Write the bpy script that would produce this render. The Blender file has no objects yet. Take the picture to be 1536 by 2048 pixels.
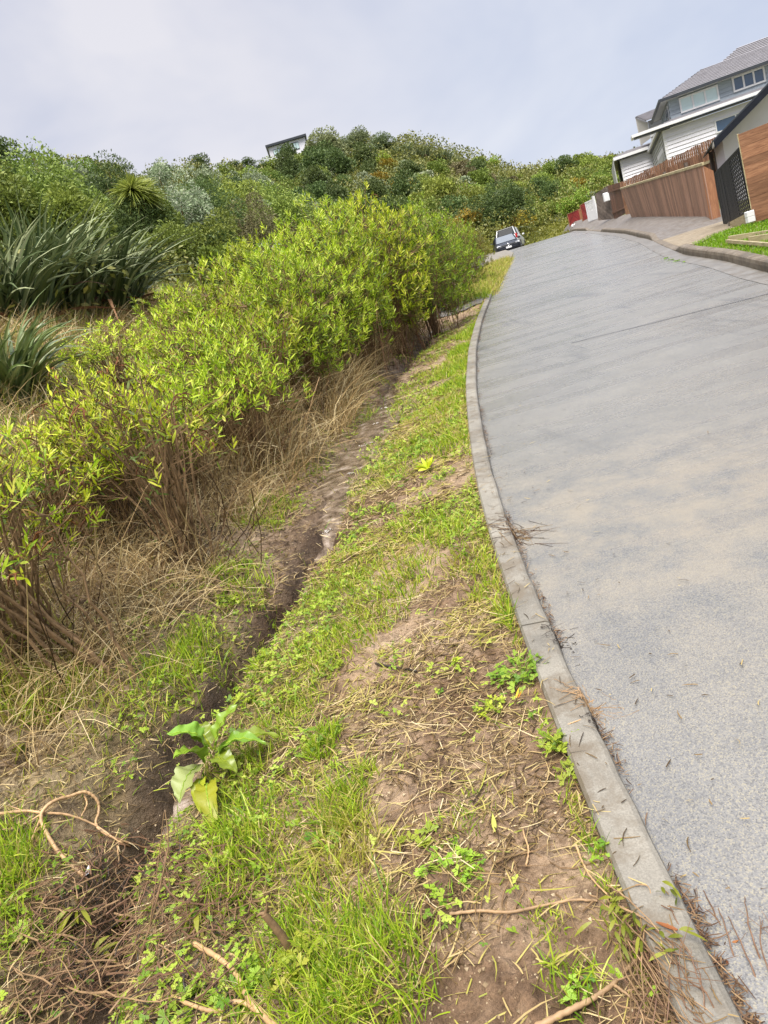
import bpy, math, random
import numpy as np
rad = math.radians
C = bpy.context.scene.collection
rng = np.random.default_rng(7)
random.seed(7)

# ------------------------------------------------------------------ camera model
F = 1479.0; ROLL = rad(16.5); PITCH = rad(13.0); EYE = 1.6; S = math.tan(rad(5.0))

def ray(u, v):
    xc = (u - 768) / F; yc = -(v - 1024) / F
    xl = xc * math.cos(ROLL) + yc * math.sin(ROLL); yl = -xc * math.sin(ROLL) + yc * math.cos(ROLL)
    return np.array([xl, math.cos(PITCH) + yl * math.sin(PITCH), -math.sin(PITCH) + yl * math.cos(PITCH)])

def proj(x, y, z):
    z = z - EYE
    fw = y * math.cos(PITCH) - z * math.sin(PITCH); up = y * math.sin(PITCH) + z * math.cos(PITCH)
    xl = x / fw; yl = up / fw
    return 768 + F * (xl * math.cos(ROLL) - yl * math.sin(ROLL)), 1024 - F * (xl * math.sin(ROLL) + yl * math.cos(ROLL))

def at(u, v, y):
    d = ray(u, v); t = y / d[1]
    return np.array([t * d[0], y, EYE + t * d[2]])

# ------------------------------------------------------------------ noise
def _h(ix, iy, s):
    n = np.sin(ix * 127.1 + iy * 311.7 + s * 74.7) * 43758.5453
    return n - np.floor(n)

def vnoise(x, y, s=0):
    x = np.asarray(x, float); y = np.asarray(y, float)
    ix = np.floor(x); iy = np.floor(y); fx = x - ix; fy = y - iy
    fx = fx * fx * (3 - 2 * fx); fy = fy * fy * (3 - 2 * fy)
    a = _h(ix, iy, s); b = _h(ix + 1, iy, s); c = _h(ix, iy + 1, s); d = _h(ix + 1, iy + 1, s)
    return (a * (1 - fx) + b * fx) * (1 - fy) + (c * (1 - fx) + d * fx) * fy

def fbm(x, y, s=0, o=4):
    r = 0; a = .5; f = 1.
    for i in range(o):
        r = r + a * vnoise(np.asarray(x) * f, np.asarray(y) * f, s + i * 3); a *= .5; f *= 2.03
    return r / (1 - .5 ** o)

def sst(a, b, x):
    t = np.clip((np.asarray(x, float) - a) / (b - a), 0, 1)
    return t * t * (3 - 2 * t)

def curve(pts, lo, hi, n=4000, k=60):
    p = np.array(pts, float); g = np.linspace(lo, hi, n); v = np.interp(g, p[:, 0], p[:, 1])
    pad = np.concatenate([v[0] - (v[1] - v[0]) * np.arange(k, 0, -1), v, v[-1] + (v[-1] - v[-2]) * np.arange(1, k + 1)])
    ker = np.hanning(2 * k + 1); ker /= ker.sum()
    sm = np.convolve(pad, ker, 'valid')
    return lambda y: np.interp(y, g, sm)

# ------------------------------------------------------------------ terrain
kx = curve([(-6, .1), (-3, .25), (1.2, .39), (1.5, .415), (2.1, .455), (2.6, .50), (3.36, .58), (4.05, .66), (5.1, .81), (6.65, 1.08),
            (8.3, 1.39), (11.3, 2.04), (15, 2.97), (20.2, 4.4), (25.2, 5.85), (35.6, 8.9), (45, 11.6), (53, 13.2), (70, 16)], -6, 70)
rk = curve([(-6, 1.9), (1, 3.7), (6, 4.95), (10.5, 6.11), (13.1, 6.92), (16, 7.64), (19, 8.65), (23.2, 10.12), (30.4, 12.32),
            (43.8, 15.83), (52.9, 17.9), (70, 21)], -6, 70)
wd = curve([(-6, -1.7), (0, -1.7), (1.9, -1.68), (3, -1.78), (3.5, -1.66), (3.9, -1.53), (4.5, -1.42), (5.6, -1.38), (6.9, -1.33), (8.5, -1.2),
            (11.8, -1.4), (16.9, -1.25), (70, -1.25)], -6, 70)
_g = np.linspace(-10, 400, 8201)
_sl = np.interp(_g, [-10, 51, 56, 400], [S, S, -.035, -.02])
_zr = np.cumsum(_sl) * (_g[1] - _g[0]); _zr -= np.interp(0, _g, _zr)
zr = lambda y: np.interp(y, _g, _zr)

def khr(y):   # height of the right kerb, dropped at the two driveways
    return .15 - .125 * (sst(16.6, 17.6, y) - sst(22.3, 23.3, y)) - .12 * (sst(38, 39, y) - sst(45, 46, y))

def base(x, y):
    x = np.asarray(x, float); y = np.asarray(y, float)
    z0 = zr(y); w = x - kx(y); s = w - wd(y)
    depth = np.interp(y, [-6, 1, 2.6, 3.1, 3.9, 5.0, 5.6, 6.6, 9, 10, 13, 16.6, 17.6, 90], [.3, .3, .36, .34, .42, .42, .26, .12, .12, .2, .3, .36, .05, .05])
    wv = fbm(x * 2.6, y * 2.6, 11, 4) - .5
    left = np.interp(s + .12 * wv, [-14, -6.5, -4.1, -2.6, -1.8, -1.2, -.7, -.3, -.17, 0, .14, .28, .6, 1.0, 1.28, 1.9],
                     [3.5, 2.75, 1.95, 1.2, .64, .28, .06, -.06, -.10, 0, -.06, -.10, -.08, -.01, .03, .03])
    cut = np.exp(-(np.clip(np.abs(s + .3 * wv) - .03, 0, 9) / .085) ** 2)
    left = np.where((s > -.5) & (s < .6), left - (depth - .06) * cut - .05 * np.exp(-(s / .3) ** 2), left)
    left = left + .22 * (fbm(x * 4.5, y * 4.5, 61, 4) - .45) * sst(.25, -.05, s) * sst(-1.6, -.7, s) * sst(5.5, 4., y)
    far = sst(17.2, 18.2, y)
    flat = np.interp(w, [-14, -7, -4.6, -2.6, -1.5, -.13], [2.4, 1.6, .7, .0, .0, .07])
    left = left * (1 - far) + flat * far
    left = np.minimum(left, .015 + .075 * fbm(x * 9, y * 9, 81, 3) + .8 * np.clip(-.17 - w, 0, 12))
    # lay-by apron at the top of the rise
    lay = sst(34, 37, y) * (1 - sst(56, 60, y)) * sst(-9, -6, w)
    left = left * (1 - lay) + (-.045 + np.where(y < 62, S * y - z0, 0)) * lay
    w2 = x - rk(y)
    ext = np.interp(y, [0, 22, 36, 48, 54, 60, 70, 90], [.02, .02, .34, .28, .42, 1.1, 1.3, 1.0])
    right = khr(y) - .01 + ext * sst(.1, 1.2, w2) + .10 * np.clip(w2 - 2.6, 0, 12) * sst(8, 14, y)
    z = np.where(w < -.03, left, np.where(w2 > .06, right, -.07))
    return z0 + z

AZ = np.array([-180, -40, -30, -20, -10, -4, 1, 6.5, 10, 13.3, 21, 30, 180.])
DS = np.interp
def hill_par(az):
    ds = np.interp(az, [-60, -25, -12, -4, 0, 8, 13, 17, 25, 40], [13, 13, 15, 20, 26, 44, 60, 66, 84, 90])
    D = np.interp(az, [-60, -30, -12, -5, 0, 6, 13, 25, 40], [70, 75, 90, 125, 165, 180, 185, 190, 190])
    e1 = np.interp(az, [-60, -24, -17, -10, -5, 0, 3, 6.5, 9.5, 11, 13.3, 16, 21.4, 30, 60], [16, 16.6, 16.0, 13.9, 13.6, 12.6, 12.5, 12.5, 11.9, 11.1, 9.5, 7.9, 6.6, 6.0, 6.0])
    return ds, D, e1

_az = np.linspace(-180, 180, 1441)
_ds, _D, _e1 = hill_par(_az)
_zb = base(_ds * np.sin(np.radians(_az)), _ds * np.cos(np.radians(_az)))
_zb = np.convolve(np.pad(_zb, 6, mode='edge'), np.ones(13) / 13, 'valid')

def H(x, y):
    x = np.asarray(x, float); y = np.asarray(y, float)
    b = base(x, y)
    d = np.hypot(x, y); az = np.degrees(np.arctan2(x, y))
    ds, D, e1 = hill_par(az)
    zb = np.interp(az, _az, _zb)
    e0 = np.degrees(np.arctan2(zb - EYE, ds))
    t = np.clip((d - ds) / (D - ds), 0, 1)
    e = e0 + (e1 - e0) * t ** .9
    zh = EYE + np.minimum(d, D) * np.tan(np.radians(e)) - np.clip(d - D, 0, 999) * .12
    lump = (fbm(x * .09, y * .09, 5, 3) - .5) * 3.0 * sst(0, .25, t) * sst(0, 30, d - ds) * (1 - .75 * sst(.5, .95, t))
    k = sst(-2, 3, d - ds) * np.where(y > -4, 1, 0)
    z = b * (1 - k) + (zh + lump) * k
    # small relief of the verge
    near = (1 - sst(18, 30, d))
    w = x - kx(y); w2 = x - rk(y)
    soil = np.where(w < -.14, sst(-.14, -.3, w) * 1., 0) + np.where(w2 > .16, .25, 0)
    z = z + near * soil * ((fbm(x * 3.1, y * 3.1, 2, 4) - .5) * .11 + (fbm(x * 15, y * 15, 9, 3) - .5) * .05 + (fbm(x * 52, y * 52, 19, 2) - .5) * .016 * (1 - sst(5, 9, d)))
    return z

_T = np.geomspace(.6, 420, 1500)
def hit(u, v, lift=0.):
    d = ray(u, v); P = d[None, :] * _T[:, None]
    g = P[:, 2] + EYE - H(P[:, 0], P[:, 1]) - lift
    i = np.argmax(g < 0)
    if i == 0: i = len(_T) - 1
    a, b = g[i - 1], g[i]; t = _T[i - 1] + (_T[i] - _T[i - 1]) * (a / (a - b + 1e-12))
    return d * t + np.array([0, 0, EYE])

# ------------------------------------------------------------------ mesh helpers
class MB:
    def __init__(s): s.v = []; s.f = []; s.n = 0
    def add(s, v, f, m=0):
        v = np.asarray(v, float).reshape(-1, 3); f = np.asarray(f, int)
        s.v.append(v); s.f.append((f + s.n, m)); s.n += len(v); return s
    def build(s, name, mats, parent=None, smooth=False, loc=None):
        if not isinstance(mats, (list, tuple)): mats = [mats]
        me = bpy.data.meshes.new(name)
        v = np.concatenate(s.v) if s.v else np.zeros((0, 3))
        off = np.zeros(3) if loc is None else np.asarray(loc, float)
        v = v - off
        me.vertices.add(len(v)); me.vertices.foreach_set('co', v.astype(np.float32).ravel())
        loops = np.concatenate([f.ravel() for f, m in s.f]); cnt = np.concatenate([np.full(len(f), f.shape[1]) for f, m in s.f])
        mi = np.concatenate([np.full(len(f), m) for f, m in s.f])
        me.loops.add(len(loops)); me.loops.foreach_set('vertex_index', loops.astype(np.int32))
        st = np.concatenate([[0], np.cumsum(cnt)[:-1]])
        me.polygons.add(len(cnt)); me.polygons.foreach_set('loop_start', st.astype(np.int32)); me.polygons.foreach_set('loop_total', cnt.astype(np.int32))
        me.polygons.foreach_set('material_index', mi.astype(np.int32))
        me.polygons.foreach_set('use_smooth', np.full(len(cnt), smooth))
        for m in mats: me.materials.append(m)
        me.update(calc_edges=True); me.validate()
        o = bpy.data.objects.new(name, me); C.objects.link(o)
        if parent is not None: o.parent = parent
        elif loc is not None: o.location = off
        return o
    # --- shapes
    def box(s, c, sz, axes=None, m=0, bev=0):
        x, y, z = [a / 2 for a in sz]
        b = bev
        if b <= 0:
            v = np.array([[i, j, k] for k in (-z, z) for j in (-y, y) for i in (-x, x)])
            f = [[0, 2, 3, 1], [4, 5, 7, 6], [0, 1, 5, 4], [2, 6, 7, 3], [0, 4, 6, 2], [1, 3, 7, 5]]
            if axes is not None: v = v @ np.asarray(axes)
            return s.add(v + np.asarray(c), f, m)
        vs = []; idx = {}
        for sx in (-1, 1):
            for sy in (-1, 1):
                for sz_ in (-1, 1):
                    for k in range(3):
                        p = [sx * (x - b), sy * (y - b), sz_ * (z - b)]
                        p[k] = (sx * x, sy * y, sz_ * z)[k]
                        idx[(sx, sy, sz_, k)] = len(vs); vs.append(p)
        q = []; t = []
        for k in range(3):
            o1, o2 = [(1, 2), (0, 2), (0, 1)][k]
            for sg in (-1, 1):
                r = []
                for a, b2 in ((-1, -1), (1, -1), (1, 1), (-1, 1)):
                    key = [0, 0, 0]; key[k] = sg; key[o1] = a; key[o2] = b2; r.append(idx[(*key, k)])
                q.append(r)
            for a in (-1, 1):
                for b2 in (-1, 1):
                    r = []
                    for e, kk in ((-1, o1), (-1, o2), (1, o2), (1, o1)):
                        key = [0, 0, 0]; key[k] = e; key[o1] = a; key[o2] = b2; r.append(idx[(*key, kk)])
                    q.append(r)
        for sx in (-1, 1):
            for sy in (-1, 1):
                for sz_ in (-1, 1): t.append([idx[(sx, sy, sz_, k)] for k in range(3)])
        v = np.array(vs)
        if axes is not None: v = v @ np.asarray(axes)
        v = v + np.asarray(c); n = s.n
        s.v.append(v); s.f.append((np.array(q) + n, m)); s.f.append((np.array(t) + n, m)); s.n += len(v); return s
    def tubes(s, P, R, k=4, m=0, cap=False):
        P = np.asarray(P, float); R = np.asarray(R, float)
        if P.ndim == 2: P = P[None]; R = R[None]
        N, n, _ = P.shape; R = np.broadcast_to(R, (N, n))
        T = np.gradient(P, axis=1); T /= np.linalg.norm(T, axis=2, keepdims=True) + 1e-9
        ref = np.tile(np.array([.31, .87, .38]), (N, n, 1))
        a = np.cross(T, ref); a /= np.linalg.norm(a, axis=2, keepdims=True) + 1e-9
        b = np.cross(T, a)
        ang = np.arange(k) * 2 * np.pi / k
        V = P[:, :, None] + R[:, :, None, None] * (a[:, :, None] * np.cos(ang)[None, None, :, None] + b[:, :, None] * np.sin(ang)[None, None, :, None])
        base_ = (np.arange(N) * n * k)[:, None, None]
        i = np.arange(n - 1)[None, :, None] * k; j = np.arange(k)[None, None, :]; j2 = (j + 1) % k
        f = np.stack([base_ + i + j, base_ + i + j2, base_ + i + k + j2, base_ + i + k + j], -1).reshape(-1, 4)
        s.add(V.reshape(-1, 3), f, m)
        if cap:
            for e in (0, n - 1):
                fc = (np.arange(N)[:, None] * n * k + e * k + np.arange(k)[None]) + (s.n - N * n * k)
                s.f.append((fc, m))
        return s
    def blades(s, pos, d, side, L, W, bend, prof, m=0, pw=2):
        pos = np.asarray(pos, float); N = len(pos); prof = np.asarray(prof, float); n = len(prof)
        t = np.linspace(0, 1, n)[None, :, None]; L = np.broadcast_to(L, (N,))[:, None, None]
        P = pos[:, None] + d[:, None] * L * t + bend[:, None] * L * t ** pw
        off = side[:, None] * (np.broadcast_to(W, (N,))[:, None, None] * prof[None, :, None] / 2)
        V = np.stack([P - off, P + off], 2)
        b = (np.arange(N) * n * 2)[:, None]; i = np.arange(n - 1)[None] * 2
        f = np.stack([b + i, b + i + 1, b + i + 3, b + i + 2], -1).reshape(-1, 4)
        return s.add(V.reshape(-1, 3), f, m)
    def scatter(s, tv, tf, pos, X, Y, Z, sc, m=0):
        tv = np.asarray(tv, float); tf = np.asarray(tf, int); N = len(pos); k = len(tv)
        sc = np.broadcast_to(sc, (N,))[:, None, None]
        V = pos[:, None] + sc * (X[:, None] * tv[None, :, 0, None] + Y[:, None] * tv[None, :, 1, None] + Z[:, None] * tv[None, :, 2, None])
        f = (tf[None] + (np.arange(N) * k)[:, None, None]).reshape(-1, tf.shape[1])
        return s.add(V.reshape(-1, 3), f, m)
    def grid(s, V, m=0):
        V = np.asarray(V, float); a, b, _ = V.shape
        i = np.arange(a - 1)[:, None] * b; j = np.arange(b - 1)[None]
        f = np.stack([i + j, i + j + 1, i + b + j + 1, i + b + j], -1).reshape(-1, 4)
        return s.add(V.reshape(-1, 3), f, m)
    def prism(s, poly, ext, m=0):
        p = np.asarray(poly, float); n = len(p); e = np.asarray(ext, float)
        k = s.n; s.add(np.concatenate([p, p + e]), [[i, (i + 1) % n, n + (i + 1) % n, n + i] for i in range(n)], m)
        s.f.append((np.array([list(range(n))[::-1]]) + k, m)); s.f.append((np.array([list(range(n, 2 * n))]) + k, m)); return s

def norm(a): return a / (np.linalg.norm(a, axis=-1, keepdims=True) + 1e-9)
def rdir(n, zmin=-1, zmax=1, r=rng):
    z = r.uniform(zmin, zmax, n); a = r.uniform(0, 2 * np.pi, n); q = np.sqrt(np.maximum(0, 1 - z * z))
    return np.stack([q * np.cos(a), q * np.sin(a), z], 1)
def perp(d, r=rng):
    return norm(np.cross(d, rdir(len(d), r=r)))

def tag(o, label, cat, group=None, kind=None):
    if label: o['label'] = label
    if cat: o['category'] = cat
    if group: o['group'] = group
    if kind: o['kind'] = kind
    return o
def struct(o): o['kind'] = 'structure'; return o
def empty(name, loc, label, cat, group=None, rz=0.):
    o = bpy.data.objects.new(name, None); o.empty_display_size = .1; C.objects.link(o); o.location = tuple(float(a) for a in loc); o.rotation_euler = (0, 0, rz)
    return tag(o, label, cat, group)
def copy_tree(o, parent=None):
    c = o.copy(); C.objects.link(c)
    if parent is not None: c.parent = parent
    for ch in list(o.children): copy_tree(ch, c)
    return c

# ------------------------------------------------------------------ materials
def mat(name):
    m = bpy.data.materials.new(name); m.use_nodes = True; nt = m.node_tree; nt.nodes.clear()
    out = nt.nodes.new('ShaderNodeOutputMaterial'); return m, nt, out
def N(nt, t, **kw):
    n = nt.nodes.new(t)
    for k, v in kw.items():
        if k in n.inputs: n.inputs[k].default_value = v
        else: setattr(n, k, v)
    return n
def ramp(nt, fac, stops, interp='LINEAR'):
    r = nt.nodes.new('ShaderNodeValToRGB'); r.color_ramp.interpolation = interp
    e = r.color_ramp.elements
    while len(e) < len(stops): e.new(.5)
    for q, (p, c) in zip(e, stops): q.position = p; q.color = (*c, 1) if len(c) == 3 else c
    nt.links.new(fac, r.inputs[0]); return r
def noise(nt, scale, detail=4, rough=.55, vec=None, dist=0.):
    n = N(nt, 'ShaderNodeTexNoise', Scale=scale, Detail=detail, Roughness=rough, Distortion=dist)
    if vec is not None: nt.links.new(vec, n.inputs['Vector'])
    return n
def mixc(nt, fac, a, b, mode='MIX'):
    m = nt.nodes.new('ShaderNodeMix'); m.data_type = 'RGBA'; m.blend_type = mode
    for sock, val in ((0, fac), (6, a), (7, b)):
        if hasattr(val, 'is_linked') or hasattr(val, 'links'): nt.links.new(val, m.inputs[sock])
        else: m.inputs[sock].default_value = val if sock == 0 else ((*val, 1) if len(val) == 3 else val)
    return m.outputs[2]
def coord(nt, sc=(1, 1, 1), kind='Object'):
    t = nt.nodes.new('ShaderNodeTexCoord'); mp = nt.nodes.new('ShaderNodeMapping'); mp.inputs['Scale'].default_value = sc
    nt.links.new(t.outputs[kind], mp.inputs[0]); return mp.outputs[0]
def bump(nt, h, strength=.3, dist=.01):
    b = N(nt, 'ShaderNodeBump', Strength=strength, Distance=dist); nt.links.new(h, b.inputs['Height']); return b.outputs[0]

def leafmat(name, cols, trans=.35, tcol=None, rough=.45, spec=.35, objvar=.25, hue=.03):
    m, nt, out = mat(name)
    g = nt.nodes.new('ShaderNodeNewGeometry'); oi = nt.nodes.new('ShaderNodeObjectInfo')
    st = [(i / (len(cols) - 1), tuple(q * .72 for q in c)) for i, c in enumerate(cols)]
    r = ramp(nt, g.outputs['Random Per Island'], st)
    hs = nt.nodes.new('ShaderNodeHueSaturation'); nt.links.new(r.outputs[0], hs.inputs['Color'])
    mr = N(nt, 'ShaderNodeMapRange'); mr.inputs['To Min'].default_value = 1 - objvar; mr.inputs['To Max'].default_value = 1 + objvar
    nt.links.new(oi.outputs['Random'], mr.inputs['Value']); nt.links.new(mr.outputs[0], hs.inputs['Value'])
    mh = N(nt, 'ShaderNodeMapRange'); mh.inputs['To Min'].default_value = .5 - hue; mh.inputs['To Max'].default_value = .5 + hue
    ml = N(nt, 'ShaderNodeMath', operation='MULTIPLY'); ml.inputs[1].default_value = 7.31
    fr = N(nt, 'ShaderNodeMath', operation='FRACT'); nt.links.new(oi.outputs['Random'], ml.inputs[0]); nt.links.new(ml.outputs[0], fr.inputs[0])
    nt.links.new(fr.outputs[0], mh.inputs['Value']); nt.links.new(mh.outputs[0], hs.inputs['Hue'])
    p = N(nt, 'ShaderNodeBsdfPrincipled', Roughness=rough); p.inputs['Specular IOR Level'].default_value = spec
    nt.links.new(hs.outputs[0], p.inputs['Base Color'])
    if trans > 0:
        tr = nt.nodes.new('ShaderNodeBsdfTranslucent'); nt.links.new(hs.outputs[0], tr.inputs[0])
        mx = nt.nodes.new('ShaderNodeMixShader'); mx.inputs[0].default_value = trans
        nt.links.new(p.outputs[0], mx.inputs[1]); nt.links.new(tr.outputs[0], mx.inputs[2]); nt.links.new(mx.outputs[0], out.inputs[0])
    else: nt.links.new(p.outputs[0], out.inputs[0])
    return m

def plain(name, col, rough=.5, var=.12, scale=6., metal=0., spec=.5, bumpy=0., sc=(1, 1, 1), coat=0.):
    m, nt, out = mat(name); p = N(nt, 'ShaderNodeBsdfPrincipled', Roughness=rough, Metallic=metal)
    p.inputs['Specular IOR Level'].default_value = spec; p.inputs['Coat Weight'].default_value = coat
    n = noise(nt, scale, 5, .6, coord(nt, sc))
    r = ramp(nt, n.outputs[0], [(.3, tuple(c * (1 - var) for c in col)), (.7, tuple(min(1, c * (1 + var)) for c in col))])
    nt.links.new(r.outputs[0], p.inputs['Base Color'])
    if bumpy: nt.links.new(bump(nt, n.outputs[0], bumpy, .02), p.inputs['Normal'])
    nt.links.new(p.outputs[0], out.inputs[0]); return m

def wood(name, cols, sc, rough=.55, bands=None):
    """stained timber: streaked grain, per-board tint by island"""
    m, nt, out = mat(name); p = N(nt, 'ShaderNodeBsdfPrincipled', Roughness=rough)
    g = nt.nodes.new('ShaderNodeNewGeometry')
    n = noise(nt, 1, 6, .65, coord(nt, sc), 1.)
    r = ramp(nt, n.outputs[0], [(.25, cols[0]), (.5, cols[1]), (.75, cols[2])])
    mr = N(nt, 'ShaderNodeMapRange'); mr.inputs['To Min'].default_value = .7; mr.inputs['To Max'].default_value = 1.3
    nt.links.new(g.outputs['Random Per Island'], mr.inputs['Value'])
    hs = nt.nodes.new('ShaderNodeHueSaturation'); nt.links.new(r.outputs[0], hs.inputs['Color']); nt.links.new(mr.outputs[0], hs.inputs['Value'])
    nt.links.new(hs.outputs[0], p.inputs['Base Color']); nt.links.new(bump(nt, n.outputs[0], .2, .01), p.inputs['Normal'])
    nt.links.new(p.outputs[0], out.inputs[0]); return m

def ground_mat():
    m, nt, out = mat('wet_soil'); p = N(nt, 'ShaderNodeBsdfPrincipled'); p.inputs['Specular IOR Level'].default_value = .32
    v = coord(nt)
    a = noise(nt, 1.6, 6, .6, v); b = noise(nt, 14, 8, .7, v); c = noise(nt, 90, 4, .7, v)
    soil = ramp(nt, a.outputs[0], [(.30, (.085, .047, .025)), (.42, (.21, .132, .076)), (.53, (.37, .26, .165)), (.70, (.49, .365, .245))])
    dk = ramp(nt, b.outputs[0], [(.33, (.38, .34, .30)), (.50, (.88, .87, .86)), (.7, (1.15, 1.14, 1.12))])
    col = mixc(nt, 1., soil.outputs[0], dk.outputs[0], 'MULTIPLY')
    gr = ramp(nt, c.outputs[0], [(.35, (.7, .7, .7)), (.6, (1.1, 1.1, 1.1))]); col = mixc(nt, .8, col, gr.outputs[0], 'MULTIPLY')
    at_ = nt.nodes.new('ShaderNodeAttribute'); at_.attribute_name = 'cover'
    sep = nt.nodes.new('ShaderNodeSeparateColor'); nt.links.new(at_.outputs['Color'], sep.inputs[0])
    # r: low scrub soil of the hillside, g: turf, b: dark ditch mud
    n2 = noise(nt, .35, 5, .6, v)
    scr = ramp(nt, n2.outputs[0], [(.3, (.035, .05, .015)), (.5, (.08, .095, .028)), (.7, (.16, .13, .05))])
    turf = ramp(nt, b.outputs[0], [(.3, (.075, .075, .02)), (.7, (.17, .17, .045))])
    mud = ramp(nt, b.outputs[0], [(.3, (.03, .018, .01)), (.7, (.10, .062, .036))])
    col = mixc(nt, sep.outputs[1], col, turf.outputs[0]); col = mixc(nt, sep.outputs[2], col, mud.outputs[0]); col = mixc(nt, sep.outputs[0], col, scr.outputs[0])
    nt.links.new(col, p.inputs['Base Color'])
    rr = ramp(nt, a.outputs[0], [(.38, (.8, .8, .8)), (.62, (.28, .28, .28))]); nt.links.new(rr.outputs[0], p.inputs['Roughness'])
    bm = N(nt, 'ShaderNodeMath', operation='MULTIPLY_ADD'); bm.inputs[1].default_value = .45; nt.links.new(c.outputs[0], bm.inputs[0]); nt.links.new(b.outputs[0], bm.inputs[2])
    nt.links.new(bump(nt, bm.outputs[0], 1., .03), p.inputs['Normal'])
    nt.links.new(p.outputs[0], out.inputs[0]); return m

def road_mat():
    m, nt, out = mat('wet_concrete_road'); p = N(nt, 'ShaderNodeBsdfPrincipled'); p.inputs['IOR'].default_value = 1.45
    v = coord(nt)
    vo = N(nt, 'ShaderNodeTexVoronoi', Scale=250.); nt.links.new(v, vo.inputs['Vector'])
    agg = ramp(nt, vo.outputs['Color'], [(.12, (.095, .093, .090)), (.32, (.133, .131, .126)), (.6, (.166, .162, .152)), (.85, (.225, .206, .157))])
    big = noise(nt, .55, 5, .6, v); med = noise(nt, 3.2, 6, .65, v)
    tint = ramp(nt, big.outputs[0], [(.3, (.93, .94, .95)), (.5, (1.0, 1.0, 1.0)), (.7, (1.08, 1.06, 1.02))])
    col = mixc(nt, 1., agg.outputs[0], tint.outputs[0], 'MULTIPLY')
    t2 = ramp(nt, med.outputs[0], [(.3, (.86, .86, .87)), (.7, (1.12, 1.11, 1.10))]); col = mixc(nt, .8, col, t2.outputs[0], 'MULTIPLY')
    # tan silt film left by the runoff on the near left lane
    sx = nt.nodes.new('ShaderNodeSeparateXYZ'); nt.links.new(v, sx.inputs[0])
    d = nt.nodes.new('ShaderNodeVectorMath'); d.operation = 'DISTANCE'; d.inputs[1].default_value = (1.35, 3.7, .3); nt.links.new(v, d.inputs[0])
    mr = N(nt, 'ShaderNodeMapRange'); mr.inputs['From Min'].default_value = .4; mr.inputs['From Max'].default_value = 1.9; mr.inputs['To Min'].default_value = .55; mr.inputs['To Max'].default_value = 0
    nt.links.new(d.outputs['Value'], mr.inputs['Value'])
    si = N(nt, 'ShaderNodeMath', operation='MULTIPLY'); nt.links.new(mr.outputs[0], si.inputs[0])
    r3 = ramp(nt, med.outputs[0], [(.38, (0, 0, 0)), (.62, (1, 1, 1))]); nt.links.new(r3.outputs[0], si.inputs[1])
    col = mixc(nt, si.outputs[0], col, (.25, .21, .15))
    # darker soaked streaks that run along the fall of the road
    wt = noise(nt, 1., 5, .62, coord(nt, (1.5, .28, 1)), .8); wr = ramp(nt, wt.outputs[0], [(.57, (0, 0, 0)), (.70, (.45, .45, .45))]); col = mixc(nt, wr.outputs[0], col, (.055, .056, .06))
    nt.links.new(col, p.inputs['Base Color'])
    st = noise(nt, 1., 5, .6, coord(nt, (.35, 2.6, 1))); 
    rr = ramp(nt, st.outputs[0], [(.36, (.13, .13, .13)), (.60, (.38, .38, .38))]); nt.links.new(rr.outputs[0], p.inputs['Roughness'])
    # brushed ripples with a water film: long across the road, short along it
    rp = noise(nt, 1., 5, .6, coord(nt, (2.2, 17., 1)), .6); fine = noise(nt, 240, 2, .5, v)
    ad = N(nt, 'ShaderNodeMath', operation='MULTIPLY_ADD'); ad.inputs[1].default_value = .35; nt.links.new(vo.outputs['Distance'], ad.inputs[0]); nt.links.new(rp.outputs[0], ad.inputs[2])
    nt.links.new(bump(nt, ad.outputs[0], .26, .012), p.inputs['Normal']); p.inputs['Specular IOR Level'].default_value = .6
    nt.links.new(p.outputs[0], out.inputs[0]); return m

def concrete(name, col, sc=30., rough=.6, v1=.2, b=.3):
    m, nt, out = mat(name); p = N(nt, 'ShaderNodeBsdfPrincipled', Roughness=rough)
    v = coord(nt); a = noise(nt, 2.2, 6, .65, v); c = noise(nt, sc * 6, 3, .7, v)
    r = ramp(nt, a.outputs[0], [(.3, tuple(k * (1 - v1 * 1.6) for k in col)), (.5, col), (.72, tuple(k * (1 + v1) for k in col))])
    g = ramp(nt, c.outputs[0], [(.35, (.72, .72, .7)), (.65, (1.15, 1.15, 1.15))])
    stn = noise(nt, 5.5, 7, .72, v, .5); sm_ = ramp(nt, stn.outputs[0], [(.46, (0, 0, 0)), (.62, (1, 1, 1))])
    cst = mixc(nt, sm_.outputs[0], mixc(nt, .8, r.outputs[0], g.outputs[0], 'MULTIPLY'), tuple(k * q for k, q in zip(col, (.66, .59, .50))))
    nt.links.new(cst, p.inputs['Base Color'])
    nt.links.new(bump(nt, c.outputs[0], b, .006), p.inputs['Normal']); nt.links.new(p.outputs[0], out.inputs[0]); return m

def water_mat():
    m, nt, out = mat('muddy_water'); p = N(nt, 'ShaderNodeBsdfPrincipled', Roughness=.06); p.inputs['IOR'].default_value = 1.33
    v = coord(nt); a = noise(nt, 9, 4, .6, v); w = noise(nt, 1., 5, .65, coord(nt, (26, 12, 12)), 1.2)
    r = ramp(nt, a.outputs[0], [(.35, (.055, .035, .02)), (.55, (.17, .125, .085)), (.7, (.33, .27, .22))])
    nt.links.new(r.outputs[0], p.inputs['Base Color']); nt.links.new(bump(nt, w.outputs[0], .8, .02), p.inputs['Normal'])
    nt.links.new(p.outputs[0], out.inputs[0]); return m

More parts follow.
